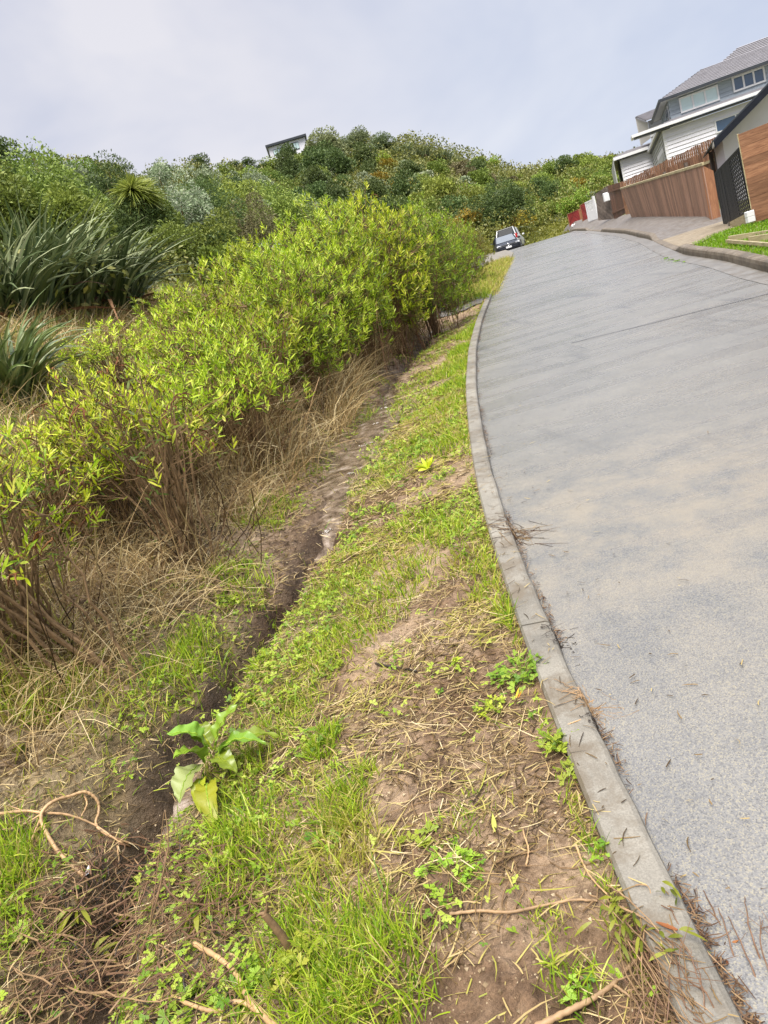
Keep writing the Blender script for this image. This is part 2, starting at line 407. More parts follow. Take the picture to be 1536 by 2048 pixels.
M = {}
M['soil'] = ground_mat(); M['road'] = road_mat(); M['water'] = water_mat()
M['kerb'] = concrete('kerb_concrete', (.195, .178, .146), 30, .6, .3)
M['kerb_dirty'] = concrete('weathered_kerb_concrete', (.14, .115, .085), 30, .7, .35)
M['gutter'] = concrete('gutter_concrete', (.17, .16, .145), 24, .4)
M['drive'] = concrete('driveway_concrete', (.22, .18, .125), 24, .8)
M['path'] = concrete('footpath_asphalt', (.135, .12, .108), 40, .7)
M['slab'] = concrete('crossing_concrete', (.12, .11, .10), 20, .6)
M['bark'] = plain('brown_bark', (.175, .11, .055), .8, .45, 30, spec=.25)
M['twig'] = plain('tan_twig', (.27, .17, .085), .65, .35, 25)
M['twig_red'] = plain('reddish_twig', (.14, .075, .04), .6, .3, 25)
M['twig_dark'] = plain('dark_wet_twig', (.035, .026, .02), .5, .3, 25)
M['branch'] = plain('peeled_branch', (.40, .25, .12), .55, .35, 18)
M['hebe'] = leafmat('lime_shrub_leaf', [(.20, .33, .014), (.50, .66, .026), (.75, .87, .055), (.98, 1., .20)], .40, spec=.25, rough=.38, objvar=.26, hue=.016)
M['hebe_deep'] = leafmat('deep_shrub_leaf', [(.09, .19, .014), (.23, .38, .022), (.42, .60, .036), (.60, .75, .07)], .38, spec=.25, rough=.38, objvar=.12, hue=.01)
M['hebe_olive'] = leafmat('olive_shrub_leaf', [(.11, .14, .015), (.22, .24, .02), (.33, .34, .03), (.42, .42, .05)], .35, objvar=.1, hue=.01)
M['seedhead'] = leafmat('brown_seed_head', [(.13, .06, .018), (.25, .12, .03), (.34, .19, .05)], .1, rough=.8)
M['straw'] = leafmat('straw', [(.20, .125, .045), (.44, .31, .13), (.66, .51, .24), (.84, .71, .42)], .15, rough=.7, spec=.2)
M['litter'] = leafmat('plant_litter', [(.035, .018, .010), (.10, .055, .026), (.22, .125, .06), (.55, .40, .19)], .1, rough=.6, spec=.2)
M['grass'] = leafmat('grass_blade', [(.15, .25, .014), (.31, .44, .022), (.52, .62, .035), (.72, .73, .10)], .4, rough=.35, spec=.3)
M['grass_y'] = leafmat('yellow_grass_blade', [(.28, .33, .03), (.50, .51, .07), (.66, .60, .16), (.72, .57, .24)], .35, rough=.5)
M['lawn'] = leafmat('lawn_blade', [(.13, .33, .015), (.24, .50, .02), (.36, .60, .03)], .4, rough=.4)
M['weed'] = leafmat('buttercup_leaf', [(.13, .26, .02), (.30, .45, .035), (.42, .56, .05), (.54, .62, .10)], .35, rough=.4, spec=.3)
M['dock'] = leafmat('dock_leaf', [(.24, .37, .03), (.32, .46, .05)], .3, rough=.3, spec=.5)
M['dock_pale'] = leafmat('pale_dock_leaf', [(.40, .47, .14), (.44, .50, .18)], .3, rough=.4)
M['dock_yellow'] = leafmat('yellowing_dock_leaf', [(.46, .46, .03), (.5, .48, .04)], .3, rough=.4)
M['yellow_leaf'] = leafmat('yellow_leaf', [(.72, .62, .06), (.75, .65, .08)], .3)
M['orange_leaf'] = leafmat('orange_leaf', [(.72, .36, .02), (.75, .42, .03)], .3)
M['flax'] = leafmat('flax_blade', [(.05, .08, .03), (.115, .16, .06), (.21, .265, .11), (.50, .54, .30)], .1, rough=.42, spec=.18, objvar=.1, hue=.01)
M['flax_green'] = leafmat('green_flax_blade', [(.07, .12, .03), (.13, .20, .05), (.22, .29, .09), (.36, .40, .17)], .15, rough=.35, spec=.6, objvar=.1, hue=.01)
M['flax_dead'] = leafmat('dead_flax_blade', [(.10, .05, .03), (.22, .12, .06), (.42, .24, .10)], .1, rough=.7)
M['flax_stalk'] = plain('flax_flower_stalk', (.04, .025, .022), .7)
TREE = {
 'olive': [(.085, .115, .02), (.155, .195, .035), (.23, .27, .055)],
 'green': [(.07, .105, .02), (.14, .19, .035), (.22, .27, .06)],
 'bright': [(.12, .19, .025), (.23, .33, .045), (.34, .43, .08)],
 'dark': [(.03, .048, .014), (.066, .098, .028), (.12, .155, .05)],
 'grey': [(.10, .13, .075), (.18, .215, .125), (.28, .32, .20)],  # grey-green foliage; its paleness also paints in haze on the left ridge
 'rust': [(.12, .085, .015), (.23, .16, .022), (.30, .24, .035)],
 'silver': [(.15, .19, .10), (.25, .30, .17), (.36, .41, .25)],
 'brown': [(.06, .05, .026), (.11, .095, .045), (.17, .15, .075)],
}
for k, c in TREE.items(): M['t_' + k] = leafmat(k + '_tree_leaf', [tuple(min(.6, q * 1.85) for q in t) for t in c], .25, rough=.5, spec=.2, objvar=.2, hue=.015)
M['scrub'] = leafmat('hill_scrub_leaf', [(.10, .135, .026), (.17, .21, .042), (.24, .28, .058), (.31, .32, .075)], .25)
M['tussock'] = leafmat('tan_tussock', [(.22, .20, .06), (.31, .27, .09), (.38, .34, .13)], .25)
M['yellow_scrub'] = leafmat('yellow_green_rough_grass', [(.16, .17, .02), (.27, .27, .03), (.36, .34, .07)], .3)

# ------------------------------------------------------------------ world and light
w = bpy.data.worlds.new('World'); bpy.context.scene.world = w; w.use_nodes = True; nt = w.node_tree; nt.nodes.clear()
SUN_EL, SUN_AZ = rad(62), rad(200)
sky = nt.nodes.new('ShaderNodeTexSky'); sky.sky_type = 'NISHITA'; sky.sun_disc = False; sky.sun_elevation = SUN_EL; sky.sun_rotation = SUN_AZ
b1 = nt.nodes.new('ShaderNodeBackground'); nt.links.new(sky.outputs[0], b1.inputs[0]); b1.inputs[1].default_value = .07
tc = nt.nodes.new('ShaderNodeTexCoord'); sp = nt.nodes.new('ShaderNodeSeparateXYZ'); nt.links.new(tc.outputs['Generated'], sp.inputs[0])
cl = noise(nt, 1.5, 5, .55, None, .4); mp = nt.nodes.new('ShaderNodeMapping'); mp.inputs['Scale'].default_value = (1, 1, 2.4); nt.links.new(tc.outputs['Generated'], mp.inputs[0]); nt.links.new(mp.outputs[0], cl.inputs['Vector'])
cc = ramp(nt, cl.outputs[0], [(.34, (.54, .60, .745)), (.5, (.67, .70, .825)), (.66, (.84, .84, .905))])
zz = ramp(nt, sp.outputs[2], [(0., (1.16, 1.13, 1.08)), (.22, (1.05, 1.04, 1.02)), (.5, (.98, .985, 1.0)), (.68, (1.0, 1.0, 1.0)), (.84, (4.4, 4.25, 4.0)), (1., (5.6, 5.4, 5.1))])
xr = ramp(nt, sp.outputs[0], [(.0, (1.04, 1.02, 1.0)), (.25, (.93, .96, 1.0)), (.55, (.82, .88, .97))]); col = mixc(nt, 1., cc.outputs[0], xr.outputs[0], 'MULTIPLY'); col = mixc(nt, 1., col, zz.outputs[0], 'MULTIPLY')
b2 = nt.nodes.new('ShaderNodeBackground'); nt.links.new(col, b2.inputs[0]); b2.inputs[1].default_value = .425
mx = nt.nodes.new('ShaderNodeMixShader'); mx.inputs[0].default_value = .9
nt.links.new(b1.outputs[0], mx.inputs[1]); nt.links.new(b2.outputs[0], mx.inputs[2])
wo = nt.nodes.new('ShaderNodeOutputWorld'); nt.links.new(mx.outputs[0], wo.inputs[0])
sl = bpy.data.lights.new('sun', 'SUN'); sl.energy = 2.8; sl.angle = rad(34); sl.color = (1, .95, .86)
so = bpy.data.objects.new('sun', sl); C.objects.link(so)
sd = np.array([math.sin(SUN_AZ) * math.cos(SUN_EL), math.cos(SUN_AZ) * math.cos(SUN_EL), math.sin(SUN_EL)])
from mathutils import Vector, Matrix
so.rotation_euler = Vector(-sd).to_track_quat('-Z', 'Y').to_euler()

cam = bpy.data.cameras.new('camera'); co = bpy.data.objects.new('camera', cam); C.objects.link(co)
cam.sensor_fit = 'VERTICAL'; cam.sensor_height = 36; cam.lens = 36 * F / 2048; cam.clip_start = .05; cam.clip_end = 2000
fwd = Vector((0, math.cos(PITCH), -math.sin(PITCH))); up0 = Vector((0, math.sin(PITCH), math.cos(PITCH))); rt0 = Vector((1, 0, 0))
rt = rt0 * math.cos(ROLL) - up0 * math.sin(ROLL); up = rt0 * math.sin(ROLL) + up0 * math.cos(ROLL)
mw = Matrix(((rt.x, up.x, -fwd.x, 0), (rt.y, up.y, -fwd.y, 0), (rt.z, up.z, -fwd.z, EYE), (0, 0, 0, 1)))
co.matrix_world = mw
bpy.context.scene.camera = co
vs = bpy.context.scene.view_settings; vs.view_transform = 'Standard'; vs.look = 'None'; vs.gamma = 1; vs.exposure = 1.2
bpy.context.scene.cycles.max_bounces = 8; bpy.context.scene.cycles.transmission_bounces = 4; bpy.context.scene.cycles.use_denoising = True

# ================================================================== SETTING
def build_ground():
    az = np.radians(np.concatenate([np.arange(-150, -40, 1.5), np.arange(-40, 40, .16), np.arange(40, 151, 1.5)]))
    r = np.concatenate([np.geomspace(.35, 1.1, 40)[:-1], np.geomspace(1.1, 8, 560)[:-1], np.geomspace(8, 330, 330), [420, 600, 900]])
    A, R = np.meshgrid(az, r); X = R * np.sin(A); Y = R * np.cos(A); Z = H(X, Y)
    mb = MB(); mb.grid(np.stack([X, Y, Z], 2)[:, ::-1]); o = mb.build('ground', M['soil'], smooth=True); struct(o)
    x, y = X[:, ::-1].ravel(), Y[:, ::-1].ravel()
    wv = x - kx(y); d = np.hypot(x, y); s = wv - wd(y)
    col = np.zeros((len(x), 4)); col[:, 3] = 1
    ds, D, e1 = hill_par(np.degrees(np.arctan2(x, y)))
    col[:, 0] = np.maximum(sst(-3, 3, d - ds), sst(-2.6, -3.6, wv) * sst(-2.2, -3.4, wv))
    turf = np.where(wv < 0, sst(.46, .62, fbm(x * 1.3, y * 1.3, 31, 4)) * .35 * sst(-3.4, -2.6, wv) * (y < 40), 0)
    lay = sst(34, 37, y) * (1 - sst(56, 60, y)) * sst(-9, -6, wv) * (wv < 0)
    turf = np.where((x - rk(y) > .1) & (y < 66), 1., turf)
    col[:, 1] = turf
    col[:, 2] = np.where((wv < 0) & (y < 17.4), np.exp(-((s + .03) / .15) ** 2) * .9, 0)
    a = o.data.color_attributes.new('cover', 'FLOAT_COLOR', 'POINT'); a.data.foreach_set('color', col.astype(np.float32).ravel())
build_ground()

def strip(name, y0, y1, fa, fb, dz, m, n=200, c=12, thick=0.0):
    ys = np.linspace(y0, y1, n); t = np.linspace(0, 1, c)
    Xa, Xb = fa(ys)[:, None], fb(ys)[:, None]; X = Xa + (Xb - Xa) * t[None]; Y = np.broadcast_to(ys[:, None], X.shape)
    Z = dz(X, Y)
    mb = MB(); mb.grid(np.stack([X, Y, Z], 2)); return struct(mb.build(name, m, smooth=True))

strip('road', -4, 75, lambda y: kx(y) - .0, lambda y: rk(y) + .0,
      lambda X, Y: zr(Y) + (fbm(X * .5, Y * .5, 8, 3) - .5) * .02, M['road'], 700, 40)
# saw-cut joints across the concrete road: thin dark sealant sheets
def joint(p, q):
    a, b = hit(*p)[:2], hit(*q)[:2]; a = a; d = norm(b - a); n = np.array([-d[1], d[0]])
    t = np.linspace(0, 1, 40)[:, None]; c = a + (b - a) * t
    V = np.stack([np.c_[c - n * .011, 0 * t], np.c_[c + n * .011, 0 * t]], 1)
    V[..., 2] = zr(V[..., 1]) + (fbm(V[..., 0] * .5, V[..., 1] * .5, 8, 3) - .5) * .02 + .005
    mb = MB(); mb.grid(V); struct(mb.build('road_joint', plain('joint_sealant', (.05, .05, .055), .5)))
joint((1145, 698), (1475, 616)); joint((1475, 616), (1620, 578))
joint((985, 592), (1300, 520))
strip('road_apron', 36.5, 57, lambda y: kx(y) - np.interp(y, [36, 39, 44, 57], [.1, 2.2, 3.4, 4]), lambda y: kx(y) - .0,
      lambda X, Y: np.where(Y < 62, S * Y, 0) + .03, M['kerb'], 60, 10)

def kerb(name, f, side, hfun, y0, y1, width, m, gaps, lip=.018):
    """concrete kerb swept along the road edge in separate cast lengths with narrow open joints"""
    mb = MB(); ed = [y0] + gaps + [y1]
    for a, b in zip(ed[:-1], ed[1:]):
        ys = np.arange(a + .005, b - .004, min(.12, (b - a) / 6)); ys = np.append(ys, b - .005)
        t = np.stack([np.gradient(f(ys), ys), np.ones_like(ys)], 1); t = norm(t); nrm = np.stack([-t[:, 1], t[:, 0]], 1) * side
        hh = hfun(ys); zz = zr(ys)
        jx = (vnoise(ys * 9, ys * 0, 3) - .5) * .007
        prof = [(-.002, -.12), (.0, hh * .55), (lip * .35, hh * .88), (lip, hh), (width - .01, hh + .006), (width, hh - .006), (width + .002, -.2)]
        P = []
        for wq, zq in prof:
            q = np.stack([f(ys), ys], 1) + nrm * (wq + (jx[:, None] if wq < width / 2 else 0)); P.append(np.stack([q[:, 0], q[:, 1], zz + zq], 1))
        G = np.stack(P, 1); mb.grid(G if side > 0 else G[:, ::-1])
        for k in (0, -1):
            mb.add(G[k], [list(range(7))])
    return struct(mb.build(name, m))
kerb('kerb', kx, 1, lambda y: .062 + 0 * y + .006 * (fbm(y * 2, y * 0, 1, 3) - .5), -1.5, 23.5, .122, M['kerb'], [.55, 2.83, 5.3, 7.9, 10.6, 13.2, 15.8, 18.5, 21], .02)
kerb('kerb', rk, -1, lambda y: khr(y) + 0 * y, 2, 62, .17, M['kerb_dirty'], [4, 6.5, 9, 11.6, 14.2, 16.6, 19.5, 22.3, 25, 28, 31, 34, 37, 40, 43, 47, 52, 57], .035)
strip('gutter', 2, 62, lambda y: rk(y) - .34, lambda y: rk(y) - .0, lambda X, Y: zr(Y) + (fbm(X * .5, Y * .5, 8, 3) - .5) * .02 + .005, M['gutter'], 700, 5)

# right-hand side: driveway, asphalt footpath, with turf round them
def rp(u, v): q = hit(u, v); return q
strip('footpath', 20.6, 62, lambda y: rk(y) + .172, lambda y: rk(y) + np.interp(y, [20, 23, 36, 50, 62], [3.2, 2.6, 1.9, 1.6, 1.6]), lambda X, Y: H(X, Y) + .012, M['path'], 160, 10)
strip('driveway', 15.9, 21.4, lambda y: rk(y) + .172 + np.interp(y, [15.9, 16.6, 21.4], [.0, 0, 0]),
      lambda y: rk(y) + np.interp(y, [15.9, 17.2, 18.2, 20, 21.4], [.3, 1.3, 2.4, 4.2, 4.2]), lambda X, Y: H(X, Y) + .02, M['drive'], 60, 14)
strip('crossing_slab', 17.9, 23.5, lambda y: kx(y) - 1.9, lambda y: kx(y) - .16, lambda X, Y: H(X, Y) + .03, M['slab'], 40, 14)

# the runoff in the ditch
def build_water():
    mb = MB(); ys = np.concatenate([np.linspace(2.72, 3.05, 40), np.linspace(3.05, 16.8, 520)])
    wid = np.interp(ys, [1.2, 2.0, 2.6, 2.95, 3.3, 3.9, 4.3, 5.0, 5.6, 6.2, 7, 8.6, 9.6, 11, 16.8], [.035, .06, .10, .13, .04, .04, .08, .13, .09, .22, .30, .26, .15, .09, .12])
    cx = kx(ys) + wd(ys) + (fbm(ys * 1.1, 0 * ys, 4, 3) - .5) * .12
    t = np.linspace(-1, 1, 11); X = cx[:, None] + wid[:, None] * t[None]; Y = np.broadcast_to(ys[:, None], X.shape)
    bed = H(cx, ys); ker = np.ones(15) / 15; bed = np.convolve(np.pad(bed, 7, mode='edge'), ker, 'valid')
    Z = bed[:, None] + .03 - .012 * t[None] ** 2 + .018 * (fbm(X * 14, Y * 7, 2, 3) - .5)
    mb.grid(np.stack([X, Y, Z], 2)); struct(mb.build('ditch_water', M['water'], smooth=True))
    return lambda y: (np.interp(y, ys, cx), np.interp(y, ys, bed) + .03)
stream = build_water()

# ================================================================== VEGETATION
LANCE = [.18, .85, 1., .72, .05]
Z3 = np.array([0, 0, 1.])

def rosettes(mb, tips, axes, n, L, r, m=0, spread=(.22, 1.1), wid=.2, droop=.12):
    """whorls of lance-shaped leaves along each shoot tip"""
    N_ = len(tips); P = np.repeat(tips, n, 0); A = np.repeat(axes, n, 0)
    k = np.tile(np.arange(n), N_); ph = np.repeat(r.uniform(0, 6.28, N_), n) + k * 2.4
    f = k / max(1, n - 1)
    p1 = norm(np.cross(A, rdir(N_ , r=r).repeat(n, 0))); p2 = np.cross(A, p1)
    out = p1 * np.cos(ph)[:, None] + p2 * np.sin(ph)[:, None]
    sp_ = (spread[1] + (spread[0] - spread[1]) * f) * r.uniform(.75, 1.2, len(P))
    d = norm(A * np.cos(sp_)[:, None] + out * np.sin(sp_)[:, None])
    Ls = L * r.uniform(.65, 1.15, len(P)) * (1.05 - .35 * f)
    pos = P - A * ((1 - f) * L * .9)[:, None]
    side = norm(np.cross(d, A) + .35 * rdir(len(P), r=r))
    bend = -Z3[None] * (droop * r.uniform(.3, 1.4, len(P)))[:, None] + 0 * d
    mb.blades(pos, d, side, Ls, Ls * wid, bend, LANCE, m)

M['hebe_old'] = leafmat('older_shrub_leaf', [(.07, .12, .012), (.14, .21, .016), (.24, .30, .025)], .3, spec=.25, objvar=.1, hue=.01)
def hebe(name, seed, Hh, R, nstem, ntip, leaf=.085, nl=10, leafmat_=None, lean=(0, 0), dens_in=.35, skirt=0, low=.15, heads=.12, trunk=.011, zlo=-.35):
    r = np.random.default_rng(seed)
    root = empty(name, (0, 0, 0), None, None)
    crown_c = np.array([lean[0], lean[1], Hh * (.60 if zlo > -.5 else .55)]); cr = np.array([R, R, Hh * (.42 if zlo > -.5 else .47)])
    # main stems fan out of the base
    td = rdir(nstem, .1, 1, r); td[:, 2] = np.abs(td[:, 2])
    ends = crown_c + td * cr * r.uniform(.45, .75, (nstem, 1))
    b0 = np.c_[r.normal(0, .07, (nstem, 2)), np.full(nstem, -.08)]
    t = np.linspace(0, 1, 9)[None, :, None]
    ctrl = b0 * .35 + ends * .65; ctrl[:, 2] = Hh * .30; ctrl[:, :2] = b0[:, :2] + (ends[:, :2] - b0[:, :2]) * .38
    St = (1 - t) ** 2 * b0[:, None] + 2 * t * (1 - t) * ctrl[:, None] + t * t * ends[:, None]
    St = St + r.normal(0, .014, St.shape) * np.sin(np.pi * t)
    mb = MB(); mb.tubes(St, np.linspace(trunk, .0045, 9)[None] * r.uniform(.6, 1.25, (nstem, 1)), 5)
    # shoot tips over the lumpy crown shell
    d = rdir(ntip, zlo, 1, r)
    lump = .5 + .95 * (fbm(d[:, 0] * 2.3 + seed, d[:, 1] * 2.3 + d[:, 2] * 1.7, seed, 3))
    rr = np.where(r.random(ntip) < dens_in, r.uniform(.45, .9, ntip), r.uniform(.88, 1.06, ntip)) * lump
    tips = crown_c + d * cr * rr[:, None]; tips[:, 2] = np.where(tips[:, 2] < Hh * low, Hh * (low + .40 * r.random(ntip)), tips[:, 2])
    # each shoot leaves the nearest stem
    cand = St[:, 3:].reshape(-1, 3)
    D = np.linalg.norm(tips[:, None] - cand[None], axis=2) + np.where(cand[None, :, 2] > tips[:, None, 2] - .05, .5, 0)
    at_ = cand[np.argmin(D, 1)]
    mid = at_ * .5 + tips * .5 + r.normal(0, .025, (ntip, 3)) - np.c_[0 * rr, 0 * rr, .03 + 0 * rr]
    t2 = np.linspace(0, 1, 5)[None, :, None]
    Tw = (1 - t2) ** 2 * at_[:, None] + 2 * t2 * (1 - t2) * mid[:, None] + t2 * t2 * tips[:, None]
    mb.tubes(Tw, np.linspace(.0042, .0018, 5)[None] * r.uniform(.7, 1.3, (ntip, 1)), 3, 0)
    if skirt:
        a = r.uniform(0, 6.28, skirt); q = np.sqrt(r.random(skirt)) * R * .82
        p0 = np.c_[lean[0] * .5 + np.cos(a) * q, lean[1] * .5 + np.sin(a) * q, np.full(skirt, -.1)]; hh = Hh * r.uniform(.12, .55, skirt)
        p1 = p0 + np.c_[r.normal(0, .20, (skirt, 2)), hh]
        t3 = np.linspace(0, 1, 4)[None, :, None]; P = p0[:, None] * (1 - t3) + p1[:, None] * t3 + r.normal(0, .022, (skirt, 4, 3))
        mb.tubes(P, np.full((skirt, 4), .0032) * r.uniform(.6, 1.5, (skirt, 1)), 3, 1)
    mb.build('stems', [M['bark'], M['straw'] if skirt > 100 else M['litter']], root)
    lf = MB(); ax = norm(d * .55 + Z3 * .95 + r.normal(0, .22, d.shape))
    kl = r.random(ntip) < (1. if ntip > 180 else .62); rosettes(lf, tips[kl], ax[kl], nl, leaf, r)
    # older leaves lower down the shoots
    for f in (.82, .62):
        k = r.random(ntip) < (.6 if ntip > 500 else .3); p = Tw[k, 3 if f > .7 else 2]; rosettes(lf, p, norm(tips[k] - at_[k] + .2 * Z3), 4, leaf * .95, r, 2, spread=(.8, 1.5))
    if heads > 0:
        k = np.where(r.random(ntip) < heads)[0]; n = len(k); sd_ = lf
        for rep in range(2):
            a = rdir(n, -.2, .5, r); t4 = np.linspace(0, 1, 5)[None, :, None]
            P = tips[k][:, None] + a[:, None] * .085 * t4 - Z3 * .075 * t4 ** 2 + r.normal(0, .004, (n, 5, 3))
            sd_.tubes(P, np.array([.003, .0052, .005, .004, .0015])[None] * np.ones((n, 1)), 4, 1)
    lf.build('foliage', [leafmat_ or M['hebe'], M['seedhead'], M['hebe_old']], root)
    return root

GB = 'lime green shrubs along the ditch'
protos = {
 'leggy': hebe('lime_shrub', 1, 1.35, .60, 34, 150, .085, 8, lean=(-.05, .0), dens_in=.45, skirt=70, heads=.30, low=.45),
 'single': hebe('lime_shrub', 2, 1.30, .58, 9, 130, .080, 8, lean=(-.42, .10), dens_in=.4, skirt=0, heads=.34, low=.5, trunk=.013),
 'tall': hebe('lime_shrub', 3, 2.3, .85, 34, 620, .10, 10, leafmat_=M['hebe'], dens_in=.4, skirt=60, heads=.05, low=.10, zlo=-.85),
 'deep': hebe('lime_shrub', 4, 2.5, 1.0, 34, 800, .10, 11, leafmat_=M['hebe_deep'], dens_in=.35, skirt=60, heads=.04, low=.08, zlo=-.9),
 'wide': hebe('lime_shrub', 5, 1.35, .72, 40, 210, .10, 8, dens_in=.4, skirt=60, heads=.2, low=.25),
 'olive': hebe('lime_shrub', 6, 2.4, 1.25, 30, 1100, .10, 10, leafmat_=M['hebe_olive'], dens_in=.25, skirt=0, heads=.03, low=.03, zlo=-.95),
}
used = set()
def put(kind, x, y, sc, rz, label, group=GB, z=None, name=None, cat='shrub', szz=1.):
    o = protos[kind] if kind not in used else copy_tree(protos[kind]); used.add(kind)
    o.location = (x, y, float(H(x, y)) if z is None else z); o.scale = (sc, sc, sc * szz); o.rotation_euler = (0, 0, rz)
    return tag(o, label, cat, group)
def putpx(kind, u, v, *a, **k):
    q = hit(u, v); return put(kind, q[0], q[1], *a, **k)

putpx('single', 222, 1338, 1.0, 0., 'leggy shrub with one thick bare trunk leaning left over the dead grass')
putpx('leggy', 385, 1118, 1.0, 0.4, 'open lime shrub with a dense fan of bare brown stems left of the ditch')
putpx('leggy', 60, 1330, .95, 2.2, 'thin lime shrub at the left picture edge, just left of the leaning trunk')
putpx('leggy', 250, 1060, .92, 3.9, 'twiggy lime shrub between the leaning trunk and the fan of brown stems')
putpx('wide', 505, 905, .92, 1.0, 'low lime shrub whose leaves hang over the ditch bank before the tall row')
putpx('tall', 628, 812, .86, .6, 'first tall lime shrub of the row, with a skirt of brown dead stems')
putpx('tall', 700, 735, .98, 2.1, 'second tall lime shrub of the row, its brown skirt beside the pale boulder')
putpx('deep', 790, 690, .92, 0., 'deep green shrub overhanging the pipe end of the ditch, darkest of the row')
putpx('deep', 872, 628, .80, 1.9, 'deep green shrub behind the sapling, above the concrete crossing')
putpx('olive', 938, 542, .95, 0., 'olive green rounded shrub last in the row, nearest the parked cars')
S2 = [  # kind, top of the crown in the picture, distance, turn, label
 ('wide', 45, 858, 4.9, .3, 'low lime shrub at the left edge, right below the lighter flax'),
 ('wide', 160, 770, 5.7, 2.0, 'low lime shrub right of the lighter flax, with brown seed heads'),
 ('wide', 300, 715, 6.2, 4.0, 'lime shrub directly behind the twiggy one, thick with seed heads'),
 ('wide', 440, 690, 7.0, 5.1, 'spreading lime shrub behind the fan of brown stems'),
 ('wide', 205, 668, 8.0, .2, 'yellowish lime shrub in the dry grass below the dark flax'),
 ('wide', 345, 605, 8.6, 3.0, 'lime shrub in the middle of the thicket with upright pale tips'),
 ('wide', 470, 585, 8.6, 2.6, 'lime shrub immediately left of the first tall one of the row'),
 ('wide', 335, 575, 10.4, 4.2, 'lime shrub at the right foot of the dark flax'),
 ('wide', 410, 525, 10.6, 5.6, 'lime shrub below the olive round bush, left side of the thicket'),
 ('tall', 490, 478, 11., 1.2, 'tall lime shrub at the back of the thicket, under the hillside'),
 ('tall', 575, 448, 11.2, 5.2, 'tall lime shrub behind the first of the row, with bright shoots'),
 ('tall', 640, 402, 12.6, 3.2, 'tallest bright lime shrub of the thicket, rising against the hillside'),
 ('tall', 715, 388, 14.2, .5, 'tall lime shrub left of the high dark crown'),
 ('deep', 800, 402, 15.8, 5.0, 'deep green shrub forming the high dark crown behind the row'),
 ('deep', 862, 432, 19., 2.8, 'deep green shrub between the high dark crown and the olive one'),
 ('olive', 905, 452, 25., 2.0, 'olive tinged shrub behind the row, left of the last olive one'),
]
PH = {'wide': 1.38, 'tall': 2.36, 'deep': 2.57, 'olive': 2.45}
for kd, u_, v_, y_, rz_, lb in S2:
    q = at(u_, v_, y_); g = float(H(q[0], q[1])); hgt = max(.75, q[2] - g); fs = hgt / PH[kd]
    o = put(kd, q[0], q[1], min(max(fs, .8), 1.15), rz_, lb, szz=1.); o.scale[2] = fs

# ---------------------------------------------------------------- flax
def flax(name, seed, n, L, R, m, stalks=0, dead=.07, w_=.075):
    r = np.random.default_rng(seed); root = empty(name, (0, 0, 0), None, None)
    a = r.uniform(0, 6.28, n); q = np.sqrt(r.random(n)) * R
    pos = np.c_[np.cos(a) * q, np.sin(a) * q, np.full(n, -.1)]
    a2 = a + r.normal(0, .7, n); tilt = np.clip(r.normal(.34, .2, n) + .25 * q / R, .03, 1.15)
    d = np.c_[np.cos(a2) * np.sin(tilt), np.sin(a2) * np.sin(tilt), np.cos(tilt)]
    Ls = L * r.uniform(.6, 1.1, n)
    out = np.c_[np.cos(a2), np.sin(a2), 0 * a2]
    bend = out * (.10 + .25 * r.random(n))[:, None] - Z3 * (r.uniform(.10, .55, n))[:, None]
    side = norm(np.cross(d, Z3 + .7 * rdir(n, r=r)))
    dd = r.random(n) < dead
    prof = [.7, .95, 1., 1., .95, .85, .65, .38, .04]
    mb = MB()
    # a keel down the middle of each blade: two half-blades folded to a shallow V
    for sg in (-1, 1):
        nrm = norm(np.cross(side, d)); s2 = norm(side * sg + nrm * .45); k = ~dd
        off = s2 * (w_ / 4)
        mb.blades(pos[k] + off[k] * 0, d[k], s2[k] * 1., Ls[k], 0 * Ls[k] + w_ * .5, bend[k], prof, 0, 3.)
        V = mb.v[-1].reshape(k.sum(), len(prof), 2, 3); V += (s2[k] * w_ * .25)[:, None, None] * np.array(prof)[None, :, None, None]
    mb.build('blades', m, root)
    k = dd; mb = MB(); bend2 = bend - Z3 * .5
    mb.blades(pos[k], norm(d[k] + out[k] * .35), side[k], Ls[k] * .85, w_ * .8, bend2[k], prof)
    mb.build('dead_blades', M['flax_dead'], root)
    if stalks:
        sb = MB(); p = np.c_[r.normal(0, R * .5, (stalks, 2)), 0 * np.arange(stalks)]
        t = np.linspace(0, 1, 5)[None, :, None]; e = p + np.c_[r.normal(0, .3, (stalks, 2)), L * r.uniform(.95, 1.2, stalks)]
        sb.tubes(p[:, None] * (1 - t) + e[:, None] * t, np.full((stalks, 5), .011), 4)
        sb.build('flower_stalks', M['flax_stalk'], root)
    return root
GF = 'flax clumps on the left bank'
fl = [
 (at(20, 680, 11), 1.55, 330, .6, 'dark blue-green flax clump at the left picture edge, cut by the frame'),
 (at(110, 650, 12.2), 1.7, 420, .7, 'dark blue-green flax clump in the middle of the big flax stand'),
 (at(205, 635, 12.8), 1.6, 380, .6, 'dark flax clump at the right end of the stand, arching over lime shrubs'),
]
for i, (q, L, n, R, lb) in enumerate(fl):
    o = flax('flax_clump', 20 + i, n, L, R, M['flax'], stalks=0); o.location = (q[0], q[1], float(H(q[0], q[1]))); tag(o, lb, 'flax', GF)
q = at(60, 600, 13.8); o = flax('flax_clump', 24, 340, 1.9, .8, M['flax'], stalks=0); o.location = (q[0], q[1], float(H(q[0], q[1]))); tag(o, 'dark blue-green flax clump standing behind the others at the far left', 'flax', GF)
q = at(8, 805, 7.3); o = flax('flax_clump', 25, 190, 1.1, .28, M['flax_green'], dead=.05, w_=.055); o.location = (q[0], q[1], float(H(q[0], q[1]))); tag(o, 'lighter green flax clump alone at the left edge below the dark stand', 'flax', GF)

